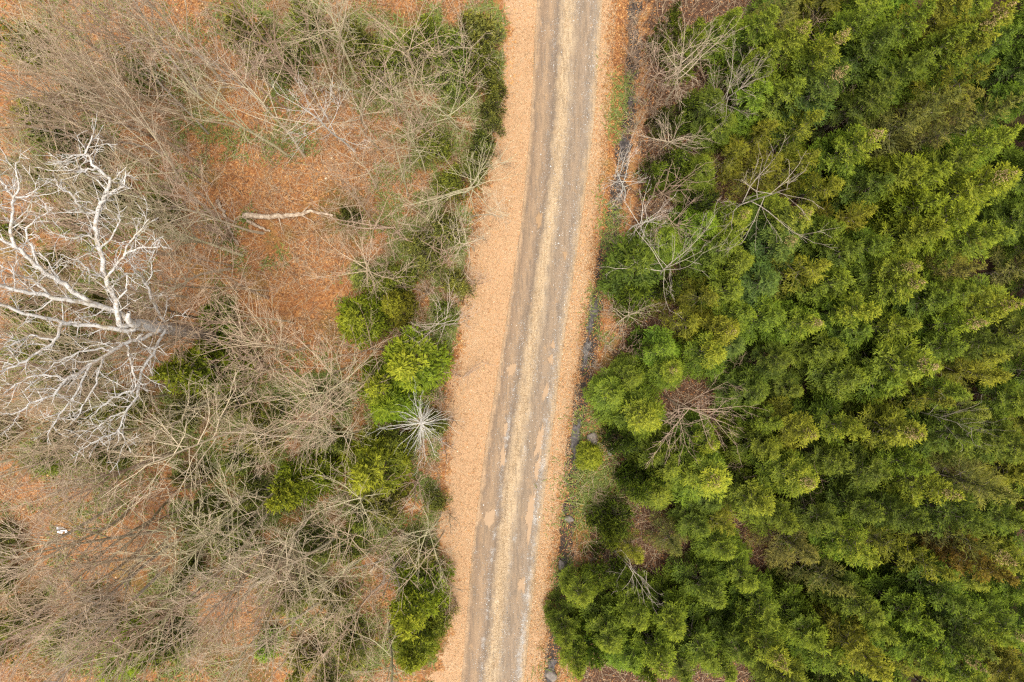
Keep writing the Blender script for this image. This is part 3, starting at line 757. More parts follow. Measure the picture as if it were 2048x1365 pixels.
for (tx, ty, h, w, c, y, k) in LEFT:
    if c not in ('bright',) and y < .35:
        k, c, h, w = 'low', ('soft' if c == 'green' or tx < 700 else 'lowgreen'), h + .3, w * .78
        if tx > 900 and ty < 400: tx -= 22
    else: w *= 1.3
    conifer(tx, ty, h, w, c, y, False, k, name='fir_tree' if h > 4.2 else 'fir_sapling')

# ------------------------------------------------------------------ bare trees (crown centre pixel, height, form, bark)
RIGHT_EDGE = .78
BARES = [
 (500, 215, 7, 'fan', 'pale', 1.2, .3), (600, 170, 8.5, 'thin', 'white', .9, .2), (648, 130, 7.5, 'thin', 'pale', 1, .8), (403, 92, 7, 'fan', 'grey', .9, .8), (255, 158, 7, 'fan', 'grey', .9, .8),
 (775, 30, 6.5, 'fan', 'tan', 1, .8), (897, 175, 5.5, 'fan', 'lichen', 1, .5), (787, 268, 5, 'fan', 'tan', 1, .9), (905, 330, 6, 'fan', 'lichen', 1.2, .4), (680, 80, 7, 'thin', 'lichen', 1, .6), (791, 180, 5, 'thin', 'lichen', 1, .7),
 (750, 150, 6, 'thin', 'pink', 1, .9), (938, 478, 4, 'fan', 'pale', 1, .3), (705, 545, 5, 'fan', 'tan', 1.2, .8), (885, 645, 4, 'fan', 'grey', 1.1, .7), (940, 640, 3.4, 'bush', 'pink', .9, 1), (635, 745, 5.5, 'fan', 'tan', 1.2, .8),
 (625, 850, 6, 'fan', 'tan', 1.3, .9), (1282, 360, 4.5, 'fan', 'white', 1.1, .4), (1285, 440, 4, 'fan', 'white', 1.2, .8), (1262, 646, 4, 'fan', 'pale', 1.1, .6), (1398, 525, 8.5, 'sparse', 'grey', 1.0, .3), (1405, 820, 7.5, 'fan', 'pink', 1.15, .6),
 (1545, 362, 8, 'sparse', 'grey', 1.3, .4), (1412, 85, 7.5, 'fan', 'pale', 1.2, .7), (1380, 235, 5.5, 'fan', 'pale', 1.2, .7), (1350, 430, 5, 'fan', 'pink', 1.0, .8), (1262, 1175, 6.5, 'sparse', 'grey', .9, .3), (1340, 110, 5, 'fan', 'pink', 1, .9),
 (1660, 1000, 6, 'bush', 'brown', 1.4, 1), (1860, 525, 6, 'bush', 'brown', 1.4, 1), (1990, 840, 9, 'sparse', 'grey', .55, .4), (1725, 190, 7, 'bush', 'brown', 1.2, 1), (1690, 30, 6, 'bush', 'brown', 1.2, 1), (1500, 130, 7, 'fan', 'grey', .9, .6),
 (826, 872, 6.0, 'star', 'white', .85, .0), (330, 910, 8, 'fan', 'pale', 1.2, .2), (375, 1062, 7.5, 'fan', 'lichen', 1.1, .5), (310, 1195, 8, 'thin', 'lichen', 1, .5), (420, 1195, 7, 'thin', 'grey', 1, .8), (390, 1230, 8, 'thin', 'tan', 1, .8),
 (185, 1325, 9, 'thin', 'grey', 1, .6), (460, 1345, 8, 'tall', 'lichen', 1, .5), (855, 1090, 5.5, 'fan', 'lichen', 1.0, .5), (865, 1130, 5, 'thin', 'tan', 1.1, .8), (680, 1120, 5.5, 'fan', 'tan', 1.2, .8), (655, 1285, 6.5, 'thin', 'tan', 1.1, .8),
 (600, 1215, 6.5, 'fan', 'lichen', 1, .7), (560, 1345, 7.5, 'thin', 'tan', 1.1, .8), (545, 1095, 5.5, 'fan', 'pale', 1.1, .8), (750, 1195, 4.5, 'bush', 'grey', 1, .8), (850, 945, 4, 'bush', 'pink', 1.2, 1), (30, 1020, 9, 'tall', 'pale', 1, .6),
 (60, 1130, 9.5, 'tall', 'tan', 1, .7), (20, 1180, 9.5, 'tall', 'tan', 1, .8), (90, 1240, 9.5, 'tall', 'grey', 1, .7), (30, 1290, 10, 'tall', 'tan', 1, .7), (120, 1180, 9, 'tall', 'tan', .9, .8), (250, 1290, 8.5, 'tall', 'brown', 1, .8),
 (60, 960, 8.5, 'tall', 'tan', 1, .7), (20, 920, 9, 'tall', 'tan', 1, .7), (130, 985, 7.5, 'thin', 'pale', 1, .7), (340, 1330, 8.5, 'tall', 'tan', 1, .8), (10, 1345, 10.5, 'tall', 'grey', 1, .7), (110, 1340, 10, 'tall', 'tan', .9, .8),
 (250, 1080, 7.5, 'thin', 'dark', .8, .8), (170, 1060, 7, 'thin', 'dark', .7, .8), (230, 1130, 7.5, 'thin', 'brown', .9, .9),
 (30, 30, 10, 'tall', 'tan', 1, .8), (100, 20, 9.5, 'tall', 'tan', 1, .8), (170, 15, 9, 'tall', 'grey', 1, .8), (250, 30, 8.5, 'tall', 'tan', 1, .9), (20, 110, 9.5, 'tall', 'brown', 1, .8), (90, 100, 9, 'tall', 'tan', 1, .8), (170, 100, 8.5, 'tall', 'tan', 1, .8),
 (25, 200, 9, 'tall', 'tan', 1, .8), (110, 190, 8, 'tall', 'grey', 1, .8), (330, 20, 8, 'thin', 'tan', 1, .9), (400, 25, 7.5, 'thin', 'brown', 1, .9), (20, 290, 8.5, 'tall', 'brown', 1, .8), (190, 190, 7.5, 'thin', 'tan', 1, .9), (330, 140, 7, 'thin', 'tan', 1, .9),
 (470, 110, 6.5, 'thin', 'pink', 1, 1), (540, 50, 7, 'thin', 'brown', 1, .9), (610, 60, 7, 'thin', 'tan', 1, .9), (570, 130, 6.5, 'thin', 'pink', 1, 1), (840, 110, 5, 'thin', 'tan', 1, .9), (860, 220, 4.5, 'thin', 'pink', 1, .9), (930, 120, 4.5, 'thin', 'tan', 1, .8),
 (950, 20, 5, 'thin', 'pale', 1, .7), (880, 20, 5.5, 'thin', 'tan', 1, .8), (720, 240, 5, 'thin', 'tan', 1, .9), (660, 330, 4.5, 'bush', 'pink', 1.1, 1), (710, 330, 4.5, 'thin', 'tan', 1.1, .9), (830, 400, 4, 'bush', 'tan', 1.1, .9), (760, 430, 4, 'bush', 'pink', 1.2, .9),
 (930, 395, 4.5, 'thin', 'pale', 1, .4), (870, 490, 3.5, 'bush', 'pink', 1, .9), (750, 500, 4, 'bush', 'tan', 1.1, .9), (950, 540, 3, 'bush', 'pink', .9, .9), (830, 580, 3, 'bush', 'brown', 1, .9), (430, 560, 6, 'thin', 'tan', 1, .9), (420, 600, 5.5, 'bush', 'tan', 1.2, .9),
 (560, 660, 5, 'bush', 'pink', 1.2, .9), (500, 640, 5.5, 'thin', 'tan', 1.1, .9), (450, 700, 6, 'thin', 'brown', 1.1, .9), (420, 740, 6, 'bush', 'brown', 1.2, 1), (500, 750, 5.5, 'thin', 'tan', 1.1, .8), (400, 790, 6, 'thin', 'lichen', 1, .7), (470, 820, 5.5, 'fan', 'tan', 1, .8),
 (540, 880, 5.5, 'thin', 'pink', 1.2, 1), (470, 900, 6, 'thin', 'tan', 1.1, .9), (580, 830, 5, 'bush', 'pink', 1.2, 1), (430, 960, 6.5, 'thin', 'tan', 1.1, .9), (340, 500, 6, 'thin', 'brown', 1, .9), (350, 440, 5.5, 'bush', 'brown', 1.1, .9), (390, 350, 5.5, 'thin', 'tan', 1, .9),
 (290, 300, 6, 'thin', 'brown', 1, .9), (430, 420, 5, 'thin', 'tan', 1, .8), (360, 240, 6, 'thin', 'tan', 1, .9), (250, 240, 6.5, 'thin', 'brown', 1, .9), (440, 300, 5, 'bush', 'pink', 1.1, .9), (170, 300, 7, 'thin', 'brown', 1, .9), (640, 600, 4.5, 'bush', 'pink', 1, .9),
 (800, 990, 4, 'bush', 'pink', 1.1, .9), (660, 1000, 4.5, 'bush', 'tan', 1.1, .9), (580, 1050, 5, 'bush', 'tan', 1.1, .9), (500, 1140, 6, 'thin', 'tan', 1, .9), (500, 1280, 7, 'thin', 'brown', 1.1, .9), (720, 1300, 5, 'bush', 'tan', 1.1, .9), (770, 1110, 4, 'bush', 'pink', 1, .9),
 (640, 1350, 6.5, 'thin', 'tan', 1, .9), (740, 1350, 5.5, 'bush', 'tan', 1, .9), (860, 1210, 4, 'bush', 'tan', 1, .8), (900, 1240, 2.5, 'bush', 'brown', .8, .9), (870, 750, 3, 'bush', 'pink', 1, .9), (880, 900, 2.5, 'bush', 'pink', .9, 1), (860, 800, 3, 'bush', 'brown', 1, .9),
 (690, 880, 4.5, 'bush', 'tan', 1, .9), (300, 1010, 6, 'bush', 'brown', .9, .9), (200, 960, 7, 'thin', 'tan', 1, .9), (1320, 500, 4, 'bush', 'pink', 1, .9), (1370, 350, 4.5, 'bush', 'brown', 1.1, 1), (1300, 70, 3, 'bush', 'brown', 1, .9), (1290, 230, 2.5, 'bush', 'pale', .8, .6),
 (1275, 30, 1.8, 'bush', 'brown', .7, 1), (1300, 130, 2.2, 'bush', 'pink', .8, 1), (1325, 190, 2.6, 'bush', 'brown', .8, 1), (1345, 290, 3, 'bush', 'tan', .8, .9), (1310, 320, 2.2, 'bush', 'brown', .8, 1),
 (1350, 60, 3, 'thin', 'brown', .8, 1), (1290, 180, 2, 'bush', 'grey', .7, .8), (1325, 400, 3, 'bush', 'pink', .8, 1), (1240, 480, 1.8, 'bush', 'pale', .7, .8), (1262, 120, 1.6, 'bush', 'brown', .7, 1), (1365, 130, 3, 'bush', 'brown', .9, 1),
 (1200, 1000, 1.4, 'bush', 'brown', .7, 1), (1165, 1110, 1.6, 'bush', 'tan', .7, .9), (1145, 1180, 1.4, 'bush', 'brown', .7, 1), (1225, 620, 1.8, 'bush', 'pink', .7, .9), (1190, 740, 1.5, 'bush', 'grey', .7, .7),
 (945, 560, 2.4, 'bush', 'pink', .8, .9), (936, 690, 2.2, 'bush', 'pink', .8, 1), (915, 760, 2.4, 'bush', 'pink', .9, 1), (897, 850, 2, 'bush', 'brown', .8, .9), (885, 960, 2.4, 'bush', 'pink', .9, 1), (890, 1050, 2.2, 'bush', 'tan', .8, .8), (885, 1150, 2.2, 'bush', 'tan', .8, .8), (880, 1290, 2.2, 'bush', 'tan', .8, .8), (860, 1330, 2.5, 'bush', 'pink', .8, .9),
 (960, 460, 2.4, 'bush', 'pale', .8, .6), (985, 370, 2, 'bush', 'tan', .8, .8), (1000, 300, 2, 'bush', 'tan', .7, .8),
 (1500, 740, 4, 'bush', 'brown', 1.4, 1), (1180, 700, 1.4, 'bush', 'white', .55, .1), (1225, 690, 2.4, 'bush', 'pale', .9, .5), (1480, 960, 5, 'bush', 'brown', 1.1, 1), (1450, 130, 5, 'bush', 'brown', 1.1, 1), (1290, 700, 3, 'bush', 'pink', 1, .9),
]
KEEP_OPEN = [(400, 300, 90, 80), (570, 350, 110, 130), (590, 540, 80, 130), (330, 960, 110, 45), (180, 1040, 110, 45), (450, 470, 60, 60)]
for bi, (tx, ty, h, k, c, w, r) in enumerate(BARES):
    if tx < 1000 and c not in ('white', 'pale', 'lichen'):
        if any(((tx - a) / p_) ** 2 + ((ty - b) / q_) ** 2 < 1 for a, b, p_, q_ in KEEP_OPEN): continue
        if k in ('bush', 'thin', 'fan') and min((tx - a[0]) ** 2 + (ty - a[1]) ** 2 for a in LEFT if a[4] == 'bright' or a[5] > .5) < 58 ** 2: continue
        if k == 'bush' and bi % 3 == 0: continue
    if tx > 1400 and k == 'bush': h, w = h * .55, w * .9
    elif tx > 1190 and c not in ('brown',): h, w = h * .9, w * RIGHT_EDGE
    bare(tx, ty, h, k, c, w, r, name='bare_shrub' if k == 'bush' else ('dead_tree' if k in ('star', 'sparse') else 'bare_tree'))

# more of the same between them: conifers up to the right edge, leafless trees in the left wood
rngf = np.random.default_rng(31)
def spaced(n, box, ok, gap, taken):
    out, tries = [], 0
    while len(out) < n and tries < 6000:
        tries += 1
        q = (rngf.uniform(box[0], box[1]), rngf.uniform(box[2], box[3]))
        if not ok(*q): continue
        if all((q[0] - a) ** 2 + (q[1] - b) ** 2 > gap * gap for a, b in taken):
            out.append(q); taken.append(q)
    return out
def foot(T): return (T['base'][0] / S + 1024, 682.5 - T['base'][1] / S)
feet = [foot(T) for T in TREES if T['kind'] == 'conifer']
for (x, y) in spaced(90, (1500, 2040, 10, 1355), lambda x, y: x > 1640 or y < 200 or y > 1150 or rngf.random() < .4, 66, feet):
    c = ['green', 'dark', 'olive', 'green', 'grey', 'dark', 'green'][int(rngf.integers(7))]
    hh = rngf.uniform(3.2, 5.6)
    conifer(x, y, hh, rngf.uniform(1.0, 1.25), c, rngf.uniform(.1, .7), rngf.random() < .15, 'feather' if c == 'grey' else 'fir', base=True, name='spruce_tree' if c == 'grey' else 'fir_tree')
BRIGHT = [(a, b) for (a, b, h, w, c, y, k) in LEFT if c == 'bright' or y > .5]
CLEAR = [(470, 260, 150, 120), (570, 340, 150, 170), (590, 540, 100, 150), (330, 960, 130, 60), (180, 1060, 130, 60), (450, 470, 90, 110), (620, 690, 60, 80)]
def open_left(x, y):
    if min((x - a) ** 2 + (y - b) ** 2 for a, b in BRIGHT) < 62 ** 2: return False
    if x > interp(y, VERGE_L) - 45: return False
    return all(((x - a) / c) ** 2 + ((y - b) / d) ** 2 > 1 for a, b, c, d in CLEAR)
feet = [foot(T) for T in TREES if T['kind'] == 'bare']
feet = [T['top'] for T in TREES if T['kind'] == 'bare']
for (x, y) in spaced(86, (-130, 900, -60, 1420), open_left, 38, feet):
    far = math.hypot(x - 1024, y - 682)
    hh = float(np.clip(2.5 + far / 130 + rngf.normal(0, .9), 2.5, 10))
    k = 'bush' if hh < 4.2 else ('tall' if hh > 7.6 else ('thin' if rngf.random() < .7 else 'fan'))
    c = ['tan', 'pale', 'pink', 'pale', 'lichen', 'brown', 'lichen'][int(rngf.integers(7))]
    bare(x, y, hh, k, c, rngf.uniform(.85, 1.15), rngf.uniform(.3, .9), name='bare_shrub' if k == 'bush' else 'bare_tree')

feet = [foot(T) for T in TREES if T['kind'] == 'conifer']
for (x, y) in spaced(26, (5, 880, 5, 1360), open_left, 60, feet):
    conifer(x, y, rngf.uniform(1.8, 3.6), rngf.uniform(.55, .85), 'soft' if rngf.random() < .7 else 'lowgreen', .1, False, 'low', base=True, name='fir_sapling')

# ------------------------------------------------------------------ the big bleached dead tree
def dead_giant():
    rng = np.random.default_rng(9)
    root = bpy.data.objects.new('dead_tree', None); COL.objects.link(root)
    b0 = at(432, 674, 0); b0[2] = float(ground_z(b0[0], b0[1]))
    root.location = b0
    tk, cr = Tubes(), Tubes()
    def P(tab): return np.array([at(*q) for q in tab]) - b0
    def dense(pts, n=4, jit=.05):
        pts = np.asarray(pts); m = len(pts)
        t = np.arange(m); tt = np.linspace(0, m - 1, (m - 1) * n + 1)
        # catmull-like smoothing through numpy interpolation of finite differences
        tg = np.gradient(pts, axis=0)
        i = np.minimum(tt.astype(int), m - 2); f = (tt - i)[:, None]
        h00 = 2*f**3-3*f**2+1; h10 = f**3-2*f**2+f; h01 = -2*f**3+3*f**2; h11 = f**3-f**2
        Q = h00*pts[i] + h10*tg[i] + h01*pts[i+1] + h11*tg[i+1]
        Q[1:-1] += rng.normal(0, jit * .55, Q[1:-1].shape)
        return Q
    tr = dense(P([(432, 674, -.2), (412, 670, 1.6), (385, 665, 3.4), (350, 659, 5.3), (305, 652, 7.3), (262, 648, 8.9)]), 4, .03)
    tk.add(tr, np.linspace(.34, .20, len(tr)), 10)
    st = dense(P([(268, 650, 8.8), (256, 640, 9.4), (258, 625, 9.7)]), 3, .01)
    tk.add(st, np.linspace(.15, .06, len(st)), 7)
    limbs = [
     ([(262, 650, 8.8), (240, 650, 9.3), (231, 604, 9.8), (210, 558, 10.4), (197, 481, 11.2), (195, 430, 11.8), (205, 399, 12.1), (222, 363, 12.5), (192, 337, 12.9), (177, 312, 13.1), (185, 270, 13.5)], .15, .02),
     ([(195, 428, 11.8), (166, 424, 12.2), (149, 399, 12.6), (123, 378, 13), (108, 358, 13.2)], .07, .015),
     ([(205, 399, 12.1), (224, 385, 12.4), (243, 376, 12.6), (251, 342, 13)], .06, .015),
     ([(177, 312, 13.1), (150, 310, 13.3), (125, 318, 13.5)], .04, .012), ([(190, 337, 12.9), (160, 345, 13.2), (135, 338, 13.6), (120, 330, 13.7)], .045, .012),
     ([(212, 560, 10.4), (240, 520, 10.9), (262, 502, 11.2), (287, 496, 11.4), (320, 494, 11.6)], .065, .014), ([(246, 516, 10.9), (262, 480, 11.4), (280, 462, 11.6), (298, 438, 12)], .05, .013),
     ([(197, 481, 11.2), (170, 470, 11.6), (140, 478, 12), (118, 470, 12.3)], .05, .013), ([(200, 500, 11), (225, 470, 11.5), (240, 445, 11.8), (236, 420, 12.2)], .05, .013),
     ([(262, 648, 8.9), (236, 624, 9.5), (190, 609, 10.3), (154, 588, 10.9), (118, 563, 11.5), (77, 537, 12.1), (46, 506, 12.6), (20, 488, 12.9), (-15, 470, 13.2)], .155, .03),
     ([(82, 539, 12), (64, 496, 12.5), (52, 463, 12.8), (70, 440, 13.1), (95, 425, 13.4)], .065, .014),
     ([(30, 494, 12.8), (20, 460, 13), (26, 430, 13.3), (28, 399, 13.6), (38, 368, 13.9), (32, 325, 14.2)], .08, .015),
     ([(28, 399, 13.6), (10, 372, 13.9), (-10, 355, 14.1)], .05, .013), ([(30, 395, 13.6), (52, 392, 13.9), (75, 380, 14.2)], .045, .013),
     ([(192, 611, 10.3), (154, 604, 10.9), (103, 594, 11.6), (41, 583, 12.4), (0, 571, 12.9), (-30, 560, 13.3)], .12, .035),
     ([(103, 594, 11.6), (70, 565, 12), (35, 550, 12.5), (0, 530, 12.9)], .06, .015),
     ([(270, 652, 8.7), (256, 662, 9), (205, 653, 9.8), (154, 650, 10.5), (123, 645, 11), (61, 629, 11.9), (0, 609, 12.7), (-25, 600, 13)], .13, .03),
     ([(123, 647, 11), (110, 681, 11.4), (77, 706, 11.9), (41, 727, 12.4), (0, 742, 12.9), (-20, 752, 13.2)], .075, .02), ([(110, 681, 11.4), (60, 672, 12), (20, 690, 12.5), (-15, 700, 13)], .05, .015),
     ([(318, 660, 7.2), (290, 676, 7.8), (261, 683, 8.5), (226, 701, 9.2), (179, 732, 10.1), (138, 758, 10.8), (103, 788, 11.4), (60, 810, 12), (20, 830, 12.5)], .12, .018),
     ([(179, 732, 10.1), (150, 790, 10.8), (120, 830, 11.3), (95, 870, 11.7)], .055, .014), ([(138, 758, 10.8), (90, 750, 11.3), (40, 765, 11.8), (5, 790, 12.2)], .05, .014), ([(205, 716, 9.7), (190, 770, 10.4), (165, 815, 11), (140, 850, 11.4)], .05, .014),
     ([(226, 701, 9.2), (180, 700, 9.9), (140, 712, 10.5), (100, 735, 11), (50, 780, 11.6)], .055, .014),
     ([(330, 660, 6.8), (318, 684, 7.3), (303, 711, 7.9), (282, 747, 8.6), (272, 793, 9.3), (251, 824, 9.9), (236, 860, 10.4), (205, 876, 10.8), (159, 901, 11.3)], .085, .014),
     ([(251, 688, 8.6), (262, 722, 8.9), (269, 752, 9.1), (272, 775, 9.2)], .06, .03), ([(236, 860, 10.4), (250, 880, 10.6), (242, 905, 10.9)], .04, .012),
     ([(270, 778, 9.1), (236, 793, 9.6), (205, 812, 10), (178, 838, 10.4)], .055, .013), ([(251, 824, 9.9), (215, 838, 10.4), (190, 860, 10.7), (175, 880, 11)], .045, .013),
     ([(344, 659, 6.2), (326, 640, 6.8), (308, 609, 7.4), (292, 568, 8), (272, 547, 8.4), (246, 547, 8.7)], .085, .03), ([(272, 547, 8.4), (262, 528, 8.7), (246, 517, 9)], .05, .02), ([(292, 568, 8), (305, 545, 8.4), (300, 520, 8.8), (315, 495, 9.2)], .04, .013),
     ([(231, 604, 9.8), (250, 580, 10.2), (252, 555, 10.5), (240, 535, 10.9)], .05, .013), ([(210, 558, 10.4), (180, 545, 10.9), (155, 520, 11.4), (120, 510, 11.8)], .05, .013), ([(118, 563, 11.5), (100, 530, 12), (75, 500, 12.4)], .04, .013)]
    for tab, r0, r1 in limbs:
        Q = dense(P(tab), 4, .045)
        r0 *= .68
        rad = np.linspace(1, 0, len(Q)) ** .85 * (r0 - r1) + r1
        cr.add(Q, rad, 6)
        ln = np.linalg.norm(np.diff(Q, axis=0), axis=1).sum()
        for s in np.arange(.16, 1.0, .19 / ln):
            if rng.random() < .12: continue
            k = s * (len(Q) - 1); j = min(int(k), len(Q) - 2)
            p = Q[j] + (Q[j + 1] - Q[j]) * (k - j)
            d = perp(rng, Q[j + 1] - Q[j], math.radians(rng.uniform(35, 75)))
            d[2] = d[2] * .6 + .12
            l2 = rng.uniform(.35, 1.25) * (1.15 - .4 * s)
            n2 = max(3, int(l2 / .14))
            Q2 = wander(rng, p, d, l2, n2, .19, .03)
            r2 = min(rad[j] * .55, .015 + .014 * l2)
            cr.add(Q2, np.linspace(r2 * .85, .0075, n2 + 1), 4)
            for s3 in rng.uniform(.2, 1, max(2, int(l2 / .17))):
                j3 = min(int(s3 * n2), n2 - 1)
                d3 = perp(rng, Q2[j3 + 1] - Q2[j3], math.radians(rng.uniform(30, 75)))
                l3 = rng.uniform(.12, .45)
                Q3 = wander(rng, Q2[j3], d3, l3, 3, .24, .03)
                cr.add(Q3, np.linspace(.0105, .006, 4), 3)
    mt = tk.mesh('giant_trunk'); mc = cr.mesh('giant_crown')
    for me in (mt, mc):
        co = np.empty(len(me.vertices) * 3, np.float32); me.vertices.foreach_get('co', co)
        z = co.reshape(-1, 3)[:, 2]
        me.attributes.new('old', 'FLOAT', 'POINT').data.foreach_set('value', (smooth(8.8, 3.0, z) * .75 if me is mt else np.zeros_like(z)).astype(np.float32))
    link('trunk', mt, M_BIRCH, root); link('crown', mc, M_BIRCH, root)
    tag(root, 'huge bleached white dead tree with twisting bare limbs, far larger than any other', 'dead tree')
dead_giant()

# ------------------------------------------------------------------ fallen logs, stones, litter
def log(name, pts, r0, r1, mat, label, snags=0, seed=0):
    rng = np.random.default_rng(seed)
    P = []
    for i, (px, py) in enumerate(pts):
        p = at(px, py, 0); P.append([p[0], p[1], float(ground_z(p[0], p[1])) + max(r0, .06) + .03])
    P = np.array(P); o0 = P[0].copy(); P -= o0
    t = np.linspace(0, len(P) - 1, (len(P) - 1) * 6 + 1)
    Q = np.stack([np.interp(t, np.arange(len(P)), P[:, k]) for k in range(3)], 1)
    Q[1:-1] += rng.normal(0, .025, Q[1:-1].shape)
    o = bpy.data.objects.new(name, None); COL.objects.link(o); o.location = o0
    tb = Tubes(); tb.add(Q, np.linspace(r0, r1, len(Q)) * rng.uniform(.9, 1.1, len(Q)), 8, True)
    link('stem', tb.mesh('log_stem'), mat, o)
    for i in range(snags):
        s = rng.uniform(.3, .95); j = int(s * (len(Q) - 2))
        d = perp(rng, Q[j + 1] - Q[j], math.radians(rng.uniform(35, 65))); d[2] = abs(d[2]) * .4
        b = Tubes(); L_ = rng.uniform(.5, 1.3); b.add(wander(rng, Q[j], d, L_, 6, .15), np.linspace(r1 * .8, .008, 7), 5, True)
        link('branch_stub', b.mesh('log_branch'), mat, o)
    tag(o, label, 'fallen log')
log('fallen_log', [(490, 433), (540, 436), (600, 431), (625, 424), (668, 433)], .15, .05, M_LOG, 'long pale fallen log lying alone on orange leaves in the clearing', 3, 1)
log('fallen_log', [(497, 443), (520, 455), (543, 464)], .09, .045, M_LOG, 'short pale fallen log just below the long pale one', 0, 2)
log('fallen_log', [(437, 402), (452, 435), (466, 470), (478, 490)], .09, .04, M_LOG, 'brownish fallen log left of the long pale one, pointing down the photo', 3, 3)
log('fallen_log', [(418, 450), (440, 462), (452, 500)], .06, .025, M_LOG, 'thin crooked fallen branch left of the brownish fallen log', 2, 4)
log('fallen_log', [(735, 128), (770, 122), (805, 117)], .13, .09, M_LOGD, 'dark rotting log under bare trees near the top of the photo', 1, 5)
log('fallen_log', [(742, 1142), (760, 1120), (780, 1096)], .05, .03, M_LOG, 'thin pale fallen log beside the lichen coloured bare trees below the white star', 1, 6)
log('fallen_log', [(883, 738), (892, 722), (899, 705)], .05, .03, M_LOG, 'short pale broken branch lying near the left verge', 2, 7)

def stone(px, py, r, label, seed, z0=None):
    rng = np.random.default_rng(seed)
    n, m = 14, 9
    V = []
    ph = rng.uniform(0, 6.28, 6)
    for i in range(m + 1):
        th = math.pi * i / m
        for j in range(n):
            a = 2 * math.pi * j / n
            d = np.array([math.sin(th) * math.cos(a), math.sin(th) * math.sin(a), math.cos(th)])
            rr = r * (1 + .16 * math.sin(3 * d[0] + ph[0]) + .14 * math.sin(4 * d[1] + ph[1]) + .1 * math.sin(5 * d[2] + ph[2]) + .06 * math.sin(9 * d[0] + 7 * d[1] + ph[3]))
            V.append(d * rr * np.array([1.15, .9, .62]))
    F = [[i * n + j, (i + 1) * n + j, (i + 1) * n + (j + 1) % n, i * n + (j + 1) % n] for i in range(m) for j in range(n)]
    o = link('stone', build_mesh('stone', V, F, None, True), M_ROCK)
    p = at(px, py, 0); o.location = (p[0], p[1], float(ground_z(p[0], p[1])) + r * .25); o.rotation_euler[2] = rng.uniform(0, 6)
    tag(o, label, 'stone')
stone(1186, 879, .26, 'tan field stone behind the ditch water, under the big rounded fir', 1)
stone(1222, 902, .24, 'flat tan stone right of the small bright fir sapling by the ditch', 2)
stone(1140, 1042, .22, 'pale grey stone in the ditch beside the mossy patch', 3)
stone(1124, 1134, .20, 'grey stone at the ditch edge below the mossy patch', 4)
stone(1104, 1358, .30, 'dark grey stone in the ditch at the bottom edge of the photo', 5)

def scrap():
    rng = np.random.default_rng(3)
    o = bpy.data.objects.new('plastic_bag', None); COL.objects.link(o)
    p = at(125, 1062, 0); o.location = (p[0], p[1], float(ground_z(p[0], p[1])) + .03)
    def crumple(name, cx, cy, rx, ry, h, seed):
        n = 22
        g = np.linspace(-1, 1, n); X, Y = np.meshgrid(g, g)
        ang = np.arctan2(Y, X); rr = np.maximum(np.abs(X), np.abs(Y)); 
        lim = 1 + .25 * np.sin(3 * ang + seed) + .15 * np.sin(5 * ang + 2 * seed)
        x = np.cos(ang) * rr * rx * lim; y = np.sin(ang) * rr * ry * lim
        z = h * (1 - rr ** 2) * (.5 + vnoise(X * 3 + 9, Y * 3 + 5, seed)) + .05 * vnoise(X * 8, Y * 8, seed + 3)
        idx = np.arange(n * n).reshape(n, n)
        F = np.stack([idx[:-1, :-1], idx[:-1, 1:], idx[1:, 1:], idx[1:, :-1]], -1).reshape(-1, 4)
        V = np.stack([x + cx, y + cy, z], -1).reshape(-1, 3)
        link(name, build_mesh(name, V, F), M_WHITE, o)
    crumple('bag_body', -.06, .04, .22, .15, .18, 1)
    crumple('loose_flap', .24, -.10, .14, .08, .08, 2)
    tag(o, 'crumpled white plastic bag lying on leaf litter near the left edge', 'plastic bag')
scrap()

# ------------------------------------------------------------------ uncountable ground cover
def scatter(n, x0, x1, y0, y1, dens, seed):
    """random ground points (photo pixel box), kept with probability dens(px, py)"""
    rng = np.random.default_rng(seed)
    px = rng.uniform(x0, x1, n); py = rng.uniform(y0, y1, n)
    k = rng.random(n) < dens(px, py, (px - 1024) * S, (682.5 - py) * S)
    px, py = px[k], py[k]
    return px, py, (px - 1024) * S, (682.5 - py) * S, rng

def surf(px, py, x, y):
    rl, rr = interp(py, ROAD_L), interp(py, ROAD_R)
    on = (px > rl) & (px < rr)
    return np.where(on, road_z(px, py), ground_z(x, y))

def flakes(name, n, box, dens, seed, size, mat, tone, lift=.02, tilt=.45, aspect=.6):
    px, py, x, y, rng = scatter(n, *box, dens, seed)
    k = len(px)
    z = surf(px, py, x, y) + rng.uniform(.008, lift, k)
    s = rng.uniform(size[0], size[1], k) * .5
    a = rng.uniform(0, 6.28, k)
    d = np.stack([np.cos(a), np.sin(a), rng.normal(0, tilt, k)], 1)
    e = np.stack([-np.sin(a), np.cos(a), rng.normal(0, tilt, k)], 1)
    c = np.stack([x, y, z], 1)
    V = np.stack([c - d * s[:, None], c + e * (s * aspect)[:, None], c + d * s[:, None], c - e * (s * aspect)[:, None] + np.array([0, 0, .01])], 1).reshape(-1, 3)
    F = np.arange(k * 4).reshape(k, 4)
    t = np.clip(tone(px, py, x, y, rng, k), 0, 1)
    return tag(link(name, build_mesh(name, V, F, {'tone': np.repeat(t, 4)}), mat), kind='stuff')

